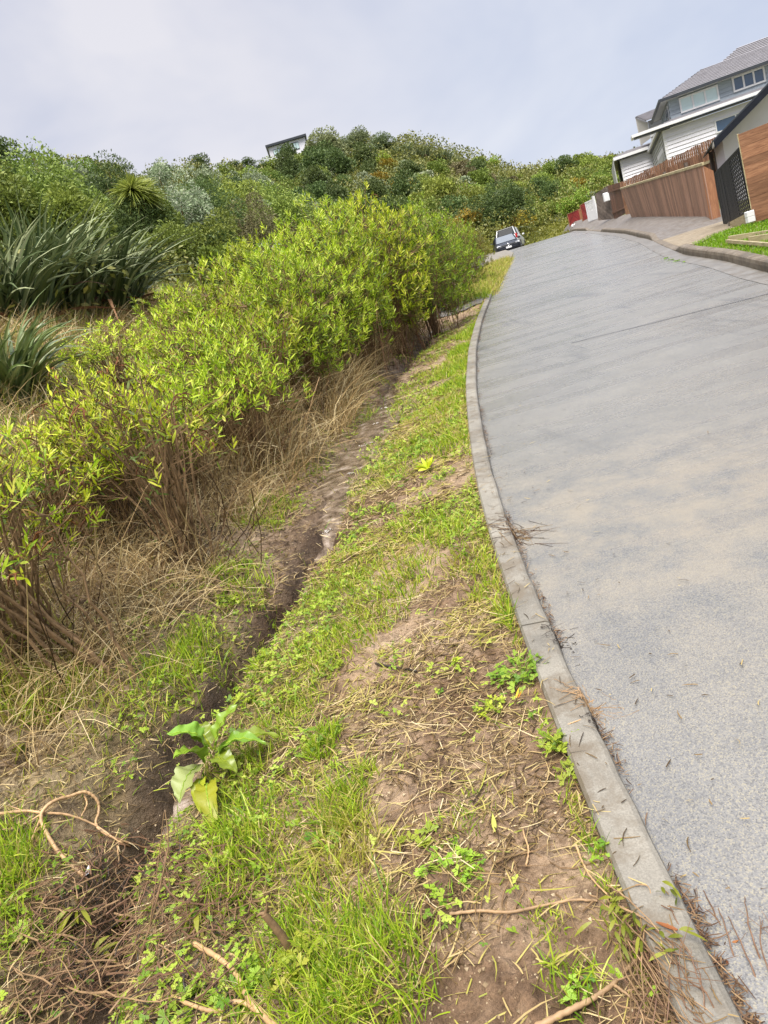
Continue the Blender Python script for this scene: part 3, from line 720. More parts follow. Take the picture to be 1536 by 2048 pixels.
# ---------------------------------------------------------------- trees and bushes of the hill
def crown_mb(seed, rx, rz, nb, nleaf, ls, zc, asp=.55, flat=0., tuft=False):
    r = np.random.default_rng(seed)
    bd = rdir(nb, -.25, 1, r); br = r.uniform(.22, .62, nb) * min(rx, rz)
    bc = bd * np.array([rx, rx, rz]) * r.uniform(.35, .95, (nb, 1)) + np.array([0, 0, zc])
    i = r.integers(0, nb, nleaf); d = rdir(nleaf, -.55, 1, r)
    rad_ = r.uniform(.55, 1.08, nleaf) ** .5
    p = bc[i] + d * br[i][:, None] * rad_[:, None]
    p[:, 2] = np.maximum(p[:, 2], r.uniform(0, .25, nleaf))
    dirn = norm(d * .8 + rdir(nleaf, r=r) * .8 + Z3 * .3); sd_ = perp(dirn, r)
    mb = MB(); L = ls * r.uniform(.6, 1.4, nleaf)
    mb.blades(p, dirn, sd_, L, L * asp, -Z3 * .2 + 0 * dirn, [.15, 1., .08])
    return mb, bc, br
def tree(name, seed, rx, rz, nb, nleaf, ls, m, zc=None, asp=.55, trunk=True, th=1.0):
    root = empty(name, (0, 0, 0), None, None); zc = rz * .85 if zc is None else zc
    mb, bc, br = crown_mb(seed, rx, rz, nb, nleaf, ls, zc, asp); mb.build('crown', m, root)
    if trunk:
        t = MB(); r = np.random.default_rng(seed); n = min(nb, 7)
        tt = np.linspace(0, 1, 6)[None, :, None]; b0 = np.c_[r.normal(0, .08, (n, 2)), np.full(n, -.3)]
        mid = b0 * .5 + bc[:n] * .5; mid[:, :2] *= .6
        P = (1 - tt) ** 2 * b0[:, None] + 2 * tt * (1 - tt) * mid[:, None] + tt * tt * bc[:n][:, None]
        t.tubes(P, np.linspace(.075, .02, 6)[None] * th * np.ones((n, 1)), 6); t.build('trunk', M['bark'], root)
    return root
M['cabbage'] = leafmat('cabbage_tree_leaf', [(.24, .33, .05), (.40, .50, .08), (.56, .64, .15)], .3, rough=.4, spec=.3)
def spiky(name, seed, nheads, Ht, L, m, n=90):
    """cabbage tree: bare trunk ending in balls of narrow strap leaves"""
    r = np.random.default_rng(seed); root = empty(name, (0, 0, 0), None, None)
    t = MB(); lf = MB(); tt = np.linspace(0, 1, 6)[None, :, None]
    e = np.c_[r.normal(0, .22 * (nheads > 1), (nheads, 2)), Ht * r.uniform(.85, 1., nheads)]; b0 = np.zeros((nheads, 3)); b0[:, 2] = -.3
    t.tubes(b0[:, None] * (1 - tt) + e[:, None] * tt + np.array([0, 0, 0]), np.full((nheads, 6), .07), 6); t.build('trunk', M['bark'], root)
    for p in e:
        d = rdir(n, -.45, 1, r); lf.blades(np.tile(p, (n, 1)), d, perp(d, r), L * r.uniform(.7, 1.1, n), .045, -Z3 * .35 + 0 * d, [.6, 1, .9, .6, .05])
    lf.build('leaves', m, root); return root

# far kinds: one mesh each, too small in the photograph to show parts
def bush(name, seed, rx, rz, nb, nleaf, ls, m, asp=.6):
    mb, bc, br = crown_mb(seed, rx, rz, nb, nleaf, ls, rz * .55, asp); return mb.build(name, m)
KB = {
 'olive': bush('olive_bush', 31, 2.0, 1.7, 16, 3600, .24, M['t_olive']),
 'green': bush('green_bush', 32, 2.0, 1.8, 18, 3600, .24, M['t_green']),
 'bright': bush('bright_bush', 33, 1.8, 1.5, 16, 3200, .24, M['t_bright']),
 'dark': bush('dark_bush', 34, 2.1, 2.1, 18, 3800, .24, M['t_dark']),
 'grey': bush('grey_bush', 35, 2.0, 1.8, 16, 3400, .24, M['t_grey']),
 'rust': bush('rust_bush', 36, 2.0, 1.3, 16, 3000, .24, M['t_rust']),
 'silver': bush('silver_bush', 37, 1.6, 1.1, 12, 2200, .24, M['t_silver']),
 'brown': bush('brown_bush', 38, 1.9, 1.5, 14, 2800, .22, M['t_brown']),
 'spire': bush('dark_spire_bush', 39, 1.0, 3.2, 20, 3000, .24, M['t_dark'], .4),
 'dome': bush('domed_tree', 40, 2.1, 2.9, 22, 5000, .24, M['t_grey'], .6),
}
KB['crest'] = bush('crest_tree', 41, 2.1, 2.9, 24, 6000, .24, leafmat('crest_tree_leaf', [(.15, .19, .08), (.26, .31, .14), (.36, .41, .20)], .25, rough=.5, spec=.2, objvar=.12), .6)
kb_used = set()
def hillput(kind, x, y, sc, label, group, cat='bush', szz=1., dz=-.15):
    o = KB[kind] if kind not in kb_used else KB[kind].copy()
    if kind in kb_used: C.objects.link(o)
    kb_used.add(kind)
    o.location = (x, y, float(H(x, y)) + dz); o.scale = (sc, sc, sc * szz); o.rotation_euler = (0, 0, random.uniform(0, 6.28))
    return tag(o, label, cat, group)
def hillpx(kind, u, v, width_px, label, group, cat='bush', szz=1.):
    q = hit(u, v); d = float(np.linalg.norm(q)); rx = width_px / F * d / 2
    base_r = {'olive': 2.0, 'green': 2.0, 'bright': 1.8, 'dark': 2.1, 'grey': 2.0, 'rust': 2.0, 'silver': 1.6, 'brown': 1.9, 'spire': 1.0, 'dome': 2.1, 'crest': 2.1}[kind]
    return hillput(kind, q[0], q[1], rx / base_r * 1.05, label, group, cat, szz)

GR = 'trees on the crest of the knoll'
hillpx('spire', 612, 325, 28, 'dark ragged upright tree against the right end of the crest house', GR, 'tree', .95)
hillpx('spire', 632, 330, 22, 'thin dark upright tree one step right of the ragged one by the crest house', GR, 'tree', .8)
hillpx('crest', 660, 318, 66, 'broad pale domed tree on the crest, widest of the three domed crowns', GR, 'tree', .85)
hillpx('crest', 692, 314, 42, 'low domed tree filling the gap right of the broadest crest crown', GR, 'tree', .7)
hillpx('crest', 729, 306, 40, 'tall narrow domed tree alone on the crest, middle of the three crowns', GR, 'tree', .95)
hillpx('crest', 770, 304, 40, 'small domed tree at the right end of the three crest crowns', GR, 'tree', .72)
for u, v, wp, lb in [(500, 345, 34, 'dark spiky bush left below the crest house'), (525, 345, 34, 'dark spiky bush right under the crest house window'), (478, 352, 30, 'dark spiky bush leftmost of the three below the crest house')]:
    hillpx('spire', u, v, wp * .7, lb, 'dark spiky bushes below the crest house', 'bush', .55)
for u, v, wp, lb in [(640, 372, 60, 'dark tree on the shaded slope under the ragged crest trees'), (690, 372, 62, 'dark tree on the shaded slope under the broadest crest crown'), (590, 372, 56, 'dark tree on the slope under the right end of the crest house'), (735, 352, 52, 'dark tree on the slope under the narrow domed crown'), (660, 345, 50, 'dark tree close behind the broadest crest crown')]:
    hillpx('dark', u, v, wp, lb, 'dark trees on the shaded slope', 'tree', 1.15)
for u, v, wp, lb in [(546, 348, 52, 'green bush before the left window of the crest house'), (577, 342, 52, 'green bush before the middle of the crest house'), (604, 334, 46, 'green bush before the right window of the crest house')]:
    hillpx('green', u, v, wp, lb, 'green bushes before the crest house', 'bush', .62)
# crest flax with thin flower stalks
for i, (u, v, lb) in enumerate([(800, 312, 'grey flax clump on the crest right of the smallest domed tree'), (838, 318, 'grey flax clump on the crest with tall thin stalks against the sky'), (880, 326, 'grey flax clump rightmost on the crest, before the skyline turns level')]):
    q = hit(u, v); d = np.linalg.norm(q)
    if i == 0: fo = flax('crest_flax', 50, 260, 2.6, 1.8, M['flax'], stalks=9, w_=.12)
    o = fo if i == 0 else copy_tree(fo)
    o.location = tuple(q); o.rotation_euler = (0, 0, i * 2.); o.scale = (1.25, 1.25, 1.15); tag(o, lb, 'flax', 'flax on the crest')

# near trees behind the flax, each its own tree with trunk and crown
def neartree(u, v, dist, kind, wpx, hpx, seed, label, nleaf=7000, ls=.11, cat='tree', asp=.45):
    """crown centred at picture point (u, v), standing on the slope at that distance"""
    d = ray(u, v); q = d / np.hypot(d[0], d[1]) * dist; x, y = q[0], q[1]; zc = EYE + q[2]; g = float(H(x, y))
    rx = wpx / F * dist / 2; top = zc + hpx / F * dist / 2 - g; rz = max(top, 1.2) / 2; zc = g + rz * .95
    o = tree('tree' if cat == 'tree' else 'bush', seed, rx * 1.05, rz * 1.05, 30, int(nleaf * 1.5), ls, M['t_' + kind], zc=rz * .95, asp=asp, th=.9)
    o.location = (x, y, g); return tag(o, label, cat, 'trees behind the flax')
neartree(90, 418, 24, 'green', 180, 150, 60, 'loose light green tree behind the dark flax, its airy crown reaching the skyline', 9000, .10)
neartree(10, 432, 22, 'green', 130, 140, 61, 'light green tree at the far left edge, half out of the picture')
neartree(155, 448, 22, 'olive', 120, 110, 69, 'loose olive tree right behind the tips of the dark flax')
neartree(215, 385, 29, 'dark', 110, 100, 62, 'dark brown-green tree right of the loose light green one', 8000, .11, asp=.3)
neartree(338, 392, 31, 'silver', 105, 95, 63, 'pale silvery tree right of the bright cabbage tree', 8000, .11)
neartree(275, 405, 27, 'green', 90, 80, 70, 'mid green tree under the bright cabbage tree')
neartree(402, 425, 34, 'dark', 120, 120, 64, 'darkest tree, in the hollow right of the pale silvery one', 8000, .12, asp=.3)
neartree(255, 455, 26, 'dark', 130, 110, 65, 'dark feathery bush right behind the flax tips', 8000, .10, 'bush', .3)
neartree(312, 455, 27, 'green', 75, 90, 66, 'mid green leafy bush between the dark feathery one and the darkest tree', 6000, .10, 'bush')
neartree(330, 492, 24, 'olive', 110, 60, 71, 'low olive bush at the right shoulder of the flax stand', 6000, .09, 'bush')
neartree(425, 478, 28, 'olive', 105, 75, 67, 'round olive yellow bush standing just above the lime shrubs', 8000, .10, 'bush')
neartree(500, 432, 38, 'brown', 120, 80, 68, 'brown-green scrub tree right of the darkest tree', 7000, .13, asp=.3)
neartree(560, 415, 42, 'green', 110, 75, 72, 'mid green tree above the lime thicket, right of the brown-green one', 7000, .14)
neartree(470, 400, 44, 'olive', 110, 70, 73, 'olive tree behind the brown-green scrub tree', 7000, .15)
neartree(1003, 432, 78, 'dark', 112, 100, 74, 'large dark round tree directly behind the parked cars', 9000, .2, asp=.4)
for u, v, dist, Ht, L, lb, bright in [(262, 374, 26, 3.4, .8, 'bright green cabbage tree with a spiky crown poking above the bushes', 1), (62, 302, 62, 6.0, .8, 'tiny dark cabbage tree on the left skyline', 0), (247, 330, 84, 6.0, .9, 'tiny dark cabbage tree in the dip of the skyline', 0)]:
    d = ray(u, v); q = d / np.hypot(d[0], d[1]) * dist; g = float(H(q[0], q[1]))
    Ht = EYE + q[2] - g
    o = spiky('cabbage_tree', int(u), 1 if not bright else 3, max(Ht, 2.), L * (1.2 if bright else 1.0), M['cabbage'] if bright else M['flax'], 260 if bright else 60)
    o.location = (q[0], q[1], g); tag(o, lb, 'cabbage tree')

# scattered bushes of the hillside, numbered across each part of the slope so that every one can be pointed to
ORD = ['first', 'second', 'third', 'fourth', 'fifth', 'sixth', 'seventh', 'eighth', 'ninth', 'tenth', 'eleventh', 'twelfth', 'thirteenth', 'fourteenth', 'fifteenth', 'sixteenth', 'seventeenth', 'eighteenth', 'nineteenth', 'twentieth']
ORD += ['twenty-' + a for a in ORD[:9]] + ['thirtieth'] + ['thirty-' + a for a in ORD[:9]] + ['fortieth'] + ['forty-' + a for a in ORD[:9]]
def scatter_bushes():
    r = np.random.default_rng(5); pts = []; tries = 0
    while len(pts) < 250 and tries < 9000:
        tries += 1
        az = r.uniform(-29, 27); ds, D, e1 = hill_par(az); t = r.random() ** .8
        d = ds + 6 + (D - ds - 8) * t; x, y = d * math.sin(rad(az)), d * math.cos(rad(az)); z = float(H(x, y))
        u, v = proj(x, y, z)
        if not (-30 < u < 1240): continue
        if az > 12.5 and d < 84: continue
        if u > 780 and t > .82: continue
        if d < 46 and u < 420: continue
        if x - rk(min(y, 70)) > 2 and y < 84: continue
        rx = r.uniform(1.0, 1.75) * (1 + .003 * d) * (.75 if d < 40 else 1)
        if 590 < u < 780 and v < 330: continue
        if 535 < u < 612 and v < 345: continue
        if any((x - p[0]) ** 2 + (y - p[1]) ** 2 < (.86 * (rx + p[2])) ** 2 for p in pts): continue
        # what grows where
        left = u < 560; up_ = v < 390
        if left: pr = dict(green=.3, grey=.32, olive=.2, silver=.06, dark=.1, bright=.02)  # many grey ones: ridge haze put into the leaf colour
        elif u < 760: pr = dict(olive=.35, green=.3, dark=.2, grey=.1, brown=.05)
        else: pr = dict(olive=.30, rust=.17, green=.18, silver=.09, brown=.10, bright=.08, dark=.08)
        ks = list(pr); p_ = np.array([pr[k] for k in ks]); kd = ks[r.choice(len(ks), p=p_ / p_.sum())]
        pts.append((x, y, rx, u, v, kd))
    zones = {}
    for p in pts:
        u, v = p[3], p[4]
        zn = ('on the left ridge' if u < 330 else 'left below the crest house' if u < 545 else 'under the crest trees' if u < 790 else 'on the middle of the right slope' if u < 1010 else 'on the slope above the cars')
        zones.setdefault((zn, p[5]), []).append(p)
    word = {'olive': 'olive bush', 'green': 'mid green bush', 'bright': 'bright yellow-green bush', 'dark': 'dark green bush', 'grey': 'grey-green bush', 'rust': 'rusty brown bush', 'silver': 'silver-grey bush', 'brown': 'dull brown bush'}
    for (zn, kd), ps in zones.items():
        ps.sort(key=lambda p: p[3])
        for i, p in enumerate(ps):
            pre = '' if len(ps) == 1 else ', %s from the left' % ORD[i]
            br = {'silver': 1.6, 'bright': 1.8, 'dark': 2.1, 'brown': 1.9}.get(kd, 2.0)
            hillput(kd, p[0], p[1], p[2] / br * 1.12, '%s %s%s' % (word[kd], zn, pre), 'bushes of the hillside', 'bush', random.uniform(.85, 1.2))
scatter_bushes()
for i, (u, v) in enumerate([(958, 326), (984, 329), (1010, 330), (1034, 331), (1060, 331), (1084, 331), (1108, 331), (1132, 330), (1156, 330), (1180, 329), (1204, 328), (1228, 328)]):
    hillpx('bright' if i % 3 else 'olive', u, v + 6, 30, 'yellow-green bush on the level right skyline, %s from the left' % ORD[i], 'bushes on the right skyline', 'bush', .75)

def scrub():
    """low ground cover of the hill that reads as one mass"""
    r = np.random.default_rng(12); n = 260000
    az = r.uniform(-31, 33, n); ds, D, e1 = hill_par(az); t = r.random(n) ** .75
    d = ds - 3 + (D - ds + 8) * t; x, y = d * np.sin(np.radians(az)), d * np.cos(np.radians(az))
    k = ~((x - rk(np.minimum(y, 70)) > .5) & (y < 80)) & ~((x - kx(np.minimum(y, 70)) > -4) & (y < 62)); k &= ~((az > 10) & (d < 66))
    x, y, d = x[k], y[k], d[k]; n = len(x)
    hh = (.2 + 2.6 * sst(.3, .75, fbm(x * .25, y * .25, 44, 3))) * np.clip(d / 60, .4, 1.2); f = r.random(n)
    z = H(x, y) + hh * f - .05
    dr = norm(rdir(n, -.1, 1, r) + Z3 * .35); L = (.09 + .0019 * d) * r.uniform(.6, 1.5, n)
    tus = fbm(x * .06, y * .06, 77, 3) + .1 * (r.random(n) - .5)
    for nm, sel, m in (('hillside_scrub', tus <= .7, M['scrub']), ('hillside_tussock', tus > .7, M['tussock'])):
        mb = MB(); mb.blades(np.c_[x, y, z][sel], dr[sel], perp(dr[sel], r), L[sel], L[sel] * .6, -Z3 * .2 + 0 * dr[sel], [.2, 1, .1])
        tag(mb.build(nm, m), 'low mixed green scrub covering the hillside' if nm.endswith('scrub') else 'tan tussock grass patches on the hillside', 'scrub', None, 'stuff')
scrub()
for k, o in KB.items():
    if k not in kb_used: bpy.data.objects.remove(o)

# ================================================================== BUILT THINGS
M['slat'] = wood('brown_stained_slats', [(.16, .082, .055), (.28, .155, .105), (.38, .23, .16)], (26, 26, 1.6))
M['paling'] = wood('weathered_palings', [(.085, .038, .022), (.20, .098, .055), (.36, .22, .13)], (20, 20, 2.))
M['paling_dark'] = wood('dark_palings', [(.06, .028, .018), (.13, .06, .036), (.20, .11, .07)], (20, 20, 2.))
M['cedar'] = wood('cedar_boards', [(.12, .05, .028), (.25, .12, .062), (.36, .19, .105)], (2.4, 2.4, 26))
M['orange_wood'] = wood('orange_timber', [(.16, .065, .034), (.28, .125, .06), (.38, .19, .095)], (14, 14, 3))
M['grey_wood'] = wood('grey_brown_boards', [(.055, .042, .036), (.105, .082, .068), (.16, .13, .11)], (12, 12, 6))
M['red_wood'] = wood('red_stained_boards', [(.16, .015, .015), (.27, .03, .028), (.36, .05, .045)], (12, 12, 6))
M['pine'] = wood('treated_pine', [(.22, .18, .095), (.36, .30, .17), (.48, .42, .26)], (4, 4, 18))
M['white'] = plain('white_paint', (.66, .66, .67), .45, .04, 3)
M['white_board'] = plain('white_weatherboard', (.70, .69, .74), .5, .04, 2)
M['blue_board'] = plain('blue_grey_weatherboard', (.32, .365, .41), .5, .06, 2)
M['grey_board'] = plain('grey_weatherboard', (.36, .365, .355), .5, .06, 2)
M['tile'] = plain('grey_roof_tile', (.28, .27, .285), .6, .12, 3)
M['charcoal'] = plain('charcoal_steel', (.028, .033, .04), .4, .15, 4)
M['soffit'] = plain('cream_soffit', (.42, .40, .36), .6, .05, 3)
M['black'] = plain('black_metal', (.008, .010, .016), .5, .2, 8, spec=.2)
M['glass_sky'] = plain('sky_toned_window_glass', (.035, .075, .14), .06, .1, 2, spec=1.)  # blue base colour stands in for the reflected sky
M['glass_blind'] = plain('window_with_pale_blind', (.50, .63, .64), .12, .03, 2, spec=.8)
M['rock'] = plain('tan_rock', (.36, .27, .17), .8, .3, 7, bumpy=.5)
M['rock_grey'] = plain('wet_grey_rock', (.12, .105, .082), .75, .45, 14, bumpy=1., spec=.25)

def quadpt(Q, s, t):   # Q = TL, TR, BR, BL ; s to the right, t downward
    return (Q[0] * (1 - s) + Q[1] * s) * (1 - t) + (Q[3] * (1 - s) + Q[2] * s) * t
def qn(Q):
    n = np.cross(Q[1] - Q[0], Q[3] - Q[0]); n = n / np.linalg.norm(n); return n if n[1] < 0 else -n    # toward the road / camera
def qp(mb, Q, s0, s1, t0, t1, th, off=0., m=0):
    n = qn(Q); P = [quadpt(Q, s0, t0), quadpt(Q, s1, t0), quadpt(Q, s1, t1), quadpt(Q, s0, t1)]
    if np.dot(np.cross(P[1] - P[0], P[3] - P[0]), n) > 0: P = P[::-1]
    return mb.prism([p + n * off for p in P], n * th, m)
def post(mb, a, b, w_, m=0):
    a = np.asarray(a); b = np.asarray(b); return mb.box((a + b) / 2, (w_, w_, np.linalg.norm(b - a)), m=m)
def fence_boards(mb, Q, n, gap, th=.02, off=0., t0=0., t1=1., jit=0., m=0, s0=0., s1=1.):
    for i in range(n):
        a = s0 + (s1 - s0) * i / n; b = s0 + (s1 - s0) * (i + 1 - gap) / n
        qp(mb, Q, a, b, t0 + random.uniform(-jit, jit), t1, th, off + random.uniform(0, .004), m)
def hboards(mb, Q, n, gap, th=.02, off=0., m=0):
    for i in range(n): qp(mb, Q, 0, 1, i / n, (i + 1 - gap) / n, th, off + random.uniform(0, .004), m)

# ---- long brown slatted fence along the footpath
P1 = hit(1425, 441); P2 = hit(1263, 435)
Q = [at(1241, 379, P2[1]), at(1405, 331, P1[1]), P1 - [0, 0, .03], P2 + [0, 0, -.03]]
o = empty('slat_fence', P1, 'long brown vertical slat fence with pale top rail along the footpath', 'fence')
def child(mb, name, m, par, **k):
    ob = mb.build(name, m, None, **k); ob.parent = par; ob.matrix_parent_inverse = Matrix.Translation(-par.location) if par.rotation_euler.z == 0 else par.matrix_basis.inverted(); return ob
mb = MB(); fence_boards(mb, Q, 74, .07, .022); child(mb, 'slats', M['slat'], o)
mb = MB(); qp(mb, Q, -.002, 1.002, -.05, -.001, .06, -.015); child(mb, 'top_rail', M['pine'], o)
mb = MB(); qp(mb, Q, -.003, .006, -.001, .985, .05, .026); child(mb, 'edge_trim', M['pine'], o)
E0 = [at(1406, 331, P1[1]), at(1427, 341, P1[1] + .06), at(1443, 438, P1[1] + .06), at(1425, 441, P1[1])]
mb = MB(); E0 = [e + np.array([.02, .05, 0]) for e in E0]; qp(mb, E0, 0, 1, 0, 1, -.09); child(mb, 'end_post', M['orange_wood'], o)

# ---- black gate beside it
yl = hit(1447, 452)[1] + .5; yr = yl * .82
Q = [at(1428, 347, yl), at(1477, 295, yr), at(1504, 420, yr), at(1447, 450, yl)]
o = empty('black_gate', Q[3], 'black metal gate with a mesh side panel beside the brown slat fence', 'gate')
mb = MB(); fence_boards(mb, Q, 16, .10, .02, 0, .03, .97, s0=.02, s1=.60); child(mb, 'slats', M['black'], o)
mb = MB()
for a, b, c, d in ((0, 1, 0, .03), (0, 1, .97, 1), (0, .03, .03, .97), (.97, 1, .03, .97), (.58, .62, .03, .97), (.27, .30, .03, .97)): qp(mb, Q, a, b, c, d, .04, -.003)
child(mb, 'frame', M['black'], o)
mb = MB()
for i in range(7): qp(mb, Q, .63 + i * .05, .655 + i * .05, .03, .97, .012)
for i in range(15): qp(mb, Q, .62, .97, .05 + i * .062, .075 + i * .062, .012, -.014)
child(mb, 'mesh_panel', M['black'], o)
# low timber retaining boards and white blocks below it
Q2 = [quadpt(Q, .42, 1.02), quadpt(Q, .98, 1.02), quadpt(Q, 1.0, 1.26), quadpt(Q, .40, 1.16)]
o = empty('retaining_boards', Q2[3], 'low timber retaining boards below the black gate', 'retaining wall'); mb = MB(); hboards(mb, Q2, 3, .06, -.05, -.06); child(mb, 'boards', M['pine'], o)
mb = MB(); qp(mb, Q2, -.12, -.01, -.1, 1.1, -.08, -.03); child(mb, 'post', M['grey_wood'], o)
for i, lb in enumerate(['upper white block stacked at the right foot of the black gate', 'lower white block at the right foot of the black gate, touching the lawn']):
    p = at(1499 + 2 * i, 428 + i * 11, yr - .35); mb = MB(); mb.box((0, 0, 0), (.17, .12, .125), bev=.012); b_ = mb.build('white_block', M['white']); b_.location = tuple(p); tag(b_, lb, 'block', 'white blocks')

# ---- cedar fence at the right edge
Q = [at(1477, 269, yr - .25), at(1640, 205, yr - 1.6), at(1668, 392, yr - 1.6), at(1510, 446, yr - .25)]
o = empty('cedar_fence', Q[3], 'warm brown cedar fence of wide horizontal boards at the right edge', 'fence')
mb = MB(); hboards(mb, Q, 14, .03, .022); child(mb, 'boards', M['cedar'], o)
mb = MB(); qp(mb, Q, 0, 1, .01, .99, -.02, -.003); child(mb, 'gap_backing', M['grey_wood'], o)  # panel added behind the boards so no bright slivers show through the gaps
mb = MB(); qp(mb, Q, -.012, .0, -.01, 1.02, .05, -.02); child(mb, 'edge_trim', M['pine'], o)
mb = MB(); [qp(mb, Q, s_, s_ + .05, .03, 1.1, -.08, -.004) for s_ in (.03, .5, .9)]; child(mb, 'posts', M['grey_wood'], o)

# ---- garage gable with a black barge board
A_ = at(1429, 297, 24.); B_ = at(1640, 80, 22.6); e = np.array([1.7, 4., 0.])
o = empty('garage', (A_[0] + 1, A_[1], A_[2] - 2.6), 'pale garage with a steep black barge board rising above the cedar fence', 'garage')
mb = MB(); mb.prism([A_ + [0, -.04, .0], B_ + [0, -.04, .0], B_ + [0, -.04, .2], A_ + [0, -.04, .2]], np.array([.01, .05, 0])); child(mb, 'barge_board', M['black'], o)
mb = MB(); mb.prism([A_ + [0, .02, .20], B_ + [0, .02, .20], B_ + [0, .02, .25], A_ + [0, .02, .25]], e); child(mb, 'roof', M['charcoal'], o)
mb = MB(); mb.prism([A_ + [0, .02, .06], B_ + [0, .02, .06], B_ + [0, .02, .19], A_ + [0, .02, .19]], np.array([.28, .62, 0])); child(mb, 'soffit', M['soffit'], o)
W0 = A_ + np.array([.62, .62, .35]); W1 = B_ + np.array([.3, .66, .05])
mb = MB(); mb.prism([W0, W1, [W1[0], W1[1], 2.0], [W0[0], W0[1], 2.0]], np.array([1.2, 2.8, 0])); child(mb, 'wall', M['white_board'], o)

# ---- paling fences behind
def paling(label, tl, tr, yl, yr, drop, n, m, rail=None, gap=.16, jit=.0):
    A, B = at(*tl, yl), at(*tr, yr); Q = [A, B, B - [0, 0, drop], A - [0, 0, drop]]
    o = empty('paling_fence', Q[3], label, 'fence', 'paling fences')
    mb = MB(); fence_boards(mb, Q, n, gap, .02, 0, jit=jit); child(mb, 'palings', m, o)
    mb = MB(); qp(mb, Q, 0, 1, .17, .22, -.05, -.003); qp(mb, Q, 0, 1, .72, .77, -.05, -.003)
    if rail: qp(mb, Q, -.01, 1.01, rail, rail + .05, .05, .026)
    child(mb, 'rails', M['pine'], o)
    mb = MB(); [qp(mb, Q, s_, s_ + .1 / np.linalg.norm(B - A), .05, 1, -.1, -.055) for s_ in np.linspace(.02, .96, 5)]; child(mb, 'posts', M['grey_wood'], o)
paling('tall rough paling fence directly below the two-storey house', (1240, 366), (1462, 258), 37.5, 31, 2.2, 60, M['paling'], None, .27, .012)
paling('lower paling fence with a pale sloping rail behind the slat fence', (1258, 370), (1433, 293), 36.3, 27.5, 2.0, 52, M['paling'], .0, .24, .012)
paling('short paling fence end rising behind the black gate', (1434, 296), (1470, 287), 27.4, 25.5, 2.0, 14, M['paling'], None, .15, .01)
Q = [at(1215, 372, 41.5), at(1241, 364, 38.), at(1252, 427, 38.), at(1228, 439, 41.5)]
o = empty('paling_fence', Q[3], 'dark red-brown paling fence between the diagonal board gate and slat fence', 'fence', 'paling fences')
mb = MB(); fence_boards(mb, Q, 20, .2, .02); child(mb, 'palings', M['paling_dark'], o); mb = MB(); qp(mb, Q, 0, 1, .15, .2, -.05, -.003); qp(mb, Q, 0, 1, .78, .83, -.05, -.003); child(mb, 'rails', M['paling_dark'], o)

def diag_boards(mb, Q, n, slope, th=.02, m=0):
    """boards laid on the diagonal, clipped to the panel"""
    def clip(poly, f):
        out = []
        for i in range(len(poly)):
            a, b = poly[i], poly[(i + 1) % len(poly)]; fa, fb = f(a), f(b)
            if fa >= 0: out.append(a)
            if fa * fb < 0: k = fa / (fa - fb); out.append((a[0] + (b[0] - a[0]) * k, a[1] + (b[1] - a[1]) * k))
        return out
    nrm = qn(Q)
    for i in range(-n, 2 * n):
        c0, c1 = i / n, (i + .9) / n
        poly = [(0, c0), (1, c0 + slope), (1, c1 + slope), (0, c1)]
        for f in (lambda p: p[1], lambda p: 1 - p[1]): poly = clip(poly, f) if len(poly) > 2 else []
        if len(poly) > 2:
            P = [quadpt(Q, *p) for p in poly]
            if np.dot(np.cross(P[1] - P[0], P[2] - P[0]), nrm) > 0: P = P[::-1]
            mb.prism(P, nrm * th, m)
Q = [at(1191, 388, 43.), at(1216, 371, 42.), at(1227, 438, 42.), at(1197, 441, 43.)]
o = empty('board_gate', Q[3], 'dark grey-brown gate of diagonal boards with a white letterbox', 'gate')
mb = MB(); diag_boards(mb, Q, 13, .55); child(mb, 'boards', M['grey_wood'], o)
mb = MB(); qp(mb, Q, 0, 1, 0, 1, -.03, -.004); child(mb, 'frame', M['grey_wood'], o)
mb = MB(); c = at(1212.5, 394, 41.9) ; mb.box(c, (.30, .16, .44), bev=.015); lb_ = mb.build('letterbox', M['white'], loc=c); tag(lb_, 'white letterbox fixed on the diagonal board gate', 'letterbox')
Q = [at(1170, 405, 48.5), at(1187, 397, 47.5), at(1196, 437, 47.5), at(1178, 443, 48.5)]
o = empty('white_gate', Q[3], 'white gate with slots in its upper half beside the red fence', 'gate')
mb = MB(); qp(mb, Q, 0, 1, .52, 1, .04); qp(mb, Q, 0, 1, 0, .06, .04)
for i in range(7): qp(mb, Q, i / 6.5, i / 6.5 + .085, .06, .52, .035)
child(mb, 'panel', M['white'], o); mb = MB(); qp(mb, Q, .92, 1.08, -.12, 1., .1, -.05); child(mb, 'post', M['white'], o)
def red_fence(Q, label, s, half, posts):
    o = empty('red_fence', Q[3], label, 'fence', 'red chevron fences'); mb = MB()
    if half:
        Qa = [Q[0], quadpt(Q, .5, 0), quadpt(Q, .5, 1), Q[3]]; Qb = [quadpt(Q, .5, 0), Q[1], Q[2], quadpt(Q, .5, 1)]
        diag_boards(mb, Qa, 9, -.55); diag_boards(mb, Qb, 9, .55)
    else: diag_boards(mb, Q, 10, s)
    child(mb, 'boards', M['red_wood'], o)
    mb = MB(); qp(mb, Q, 0, 1, -.04, 0, .05, -.01); [qp(mb, Q, a, b, -.03, 1.03, .07, -.03) for a, b in posts]; child(mb, 'posts', M['orange_wood'], o)
red_fence([at(1161, 411, 53.), at(1170, 406, 52.), at(1177, 443, 52.), at(1168, 447, 53.)], 'narrow red diagonal board fence next to the white gate', .5, False, [(-.16, .0)])
red_fence([at(1136, 429, 58.5), at(1158, 419, 57.), at(1164, 448, 57.), at(1142, 455, 58.5)], 'red chevron board fence with orange posts, last fence up the road', .5, True, [(-.06, .0), (.98, 1.1)])
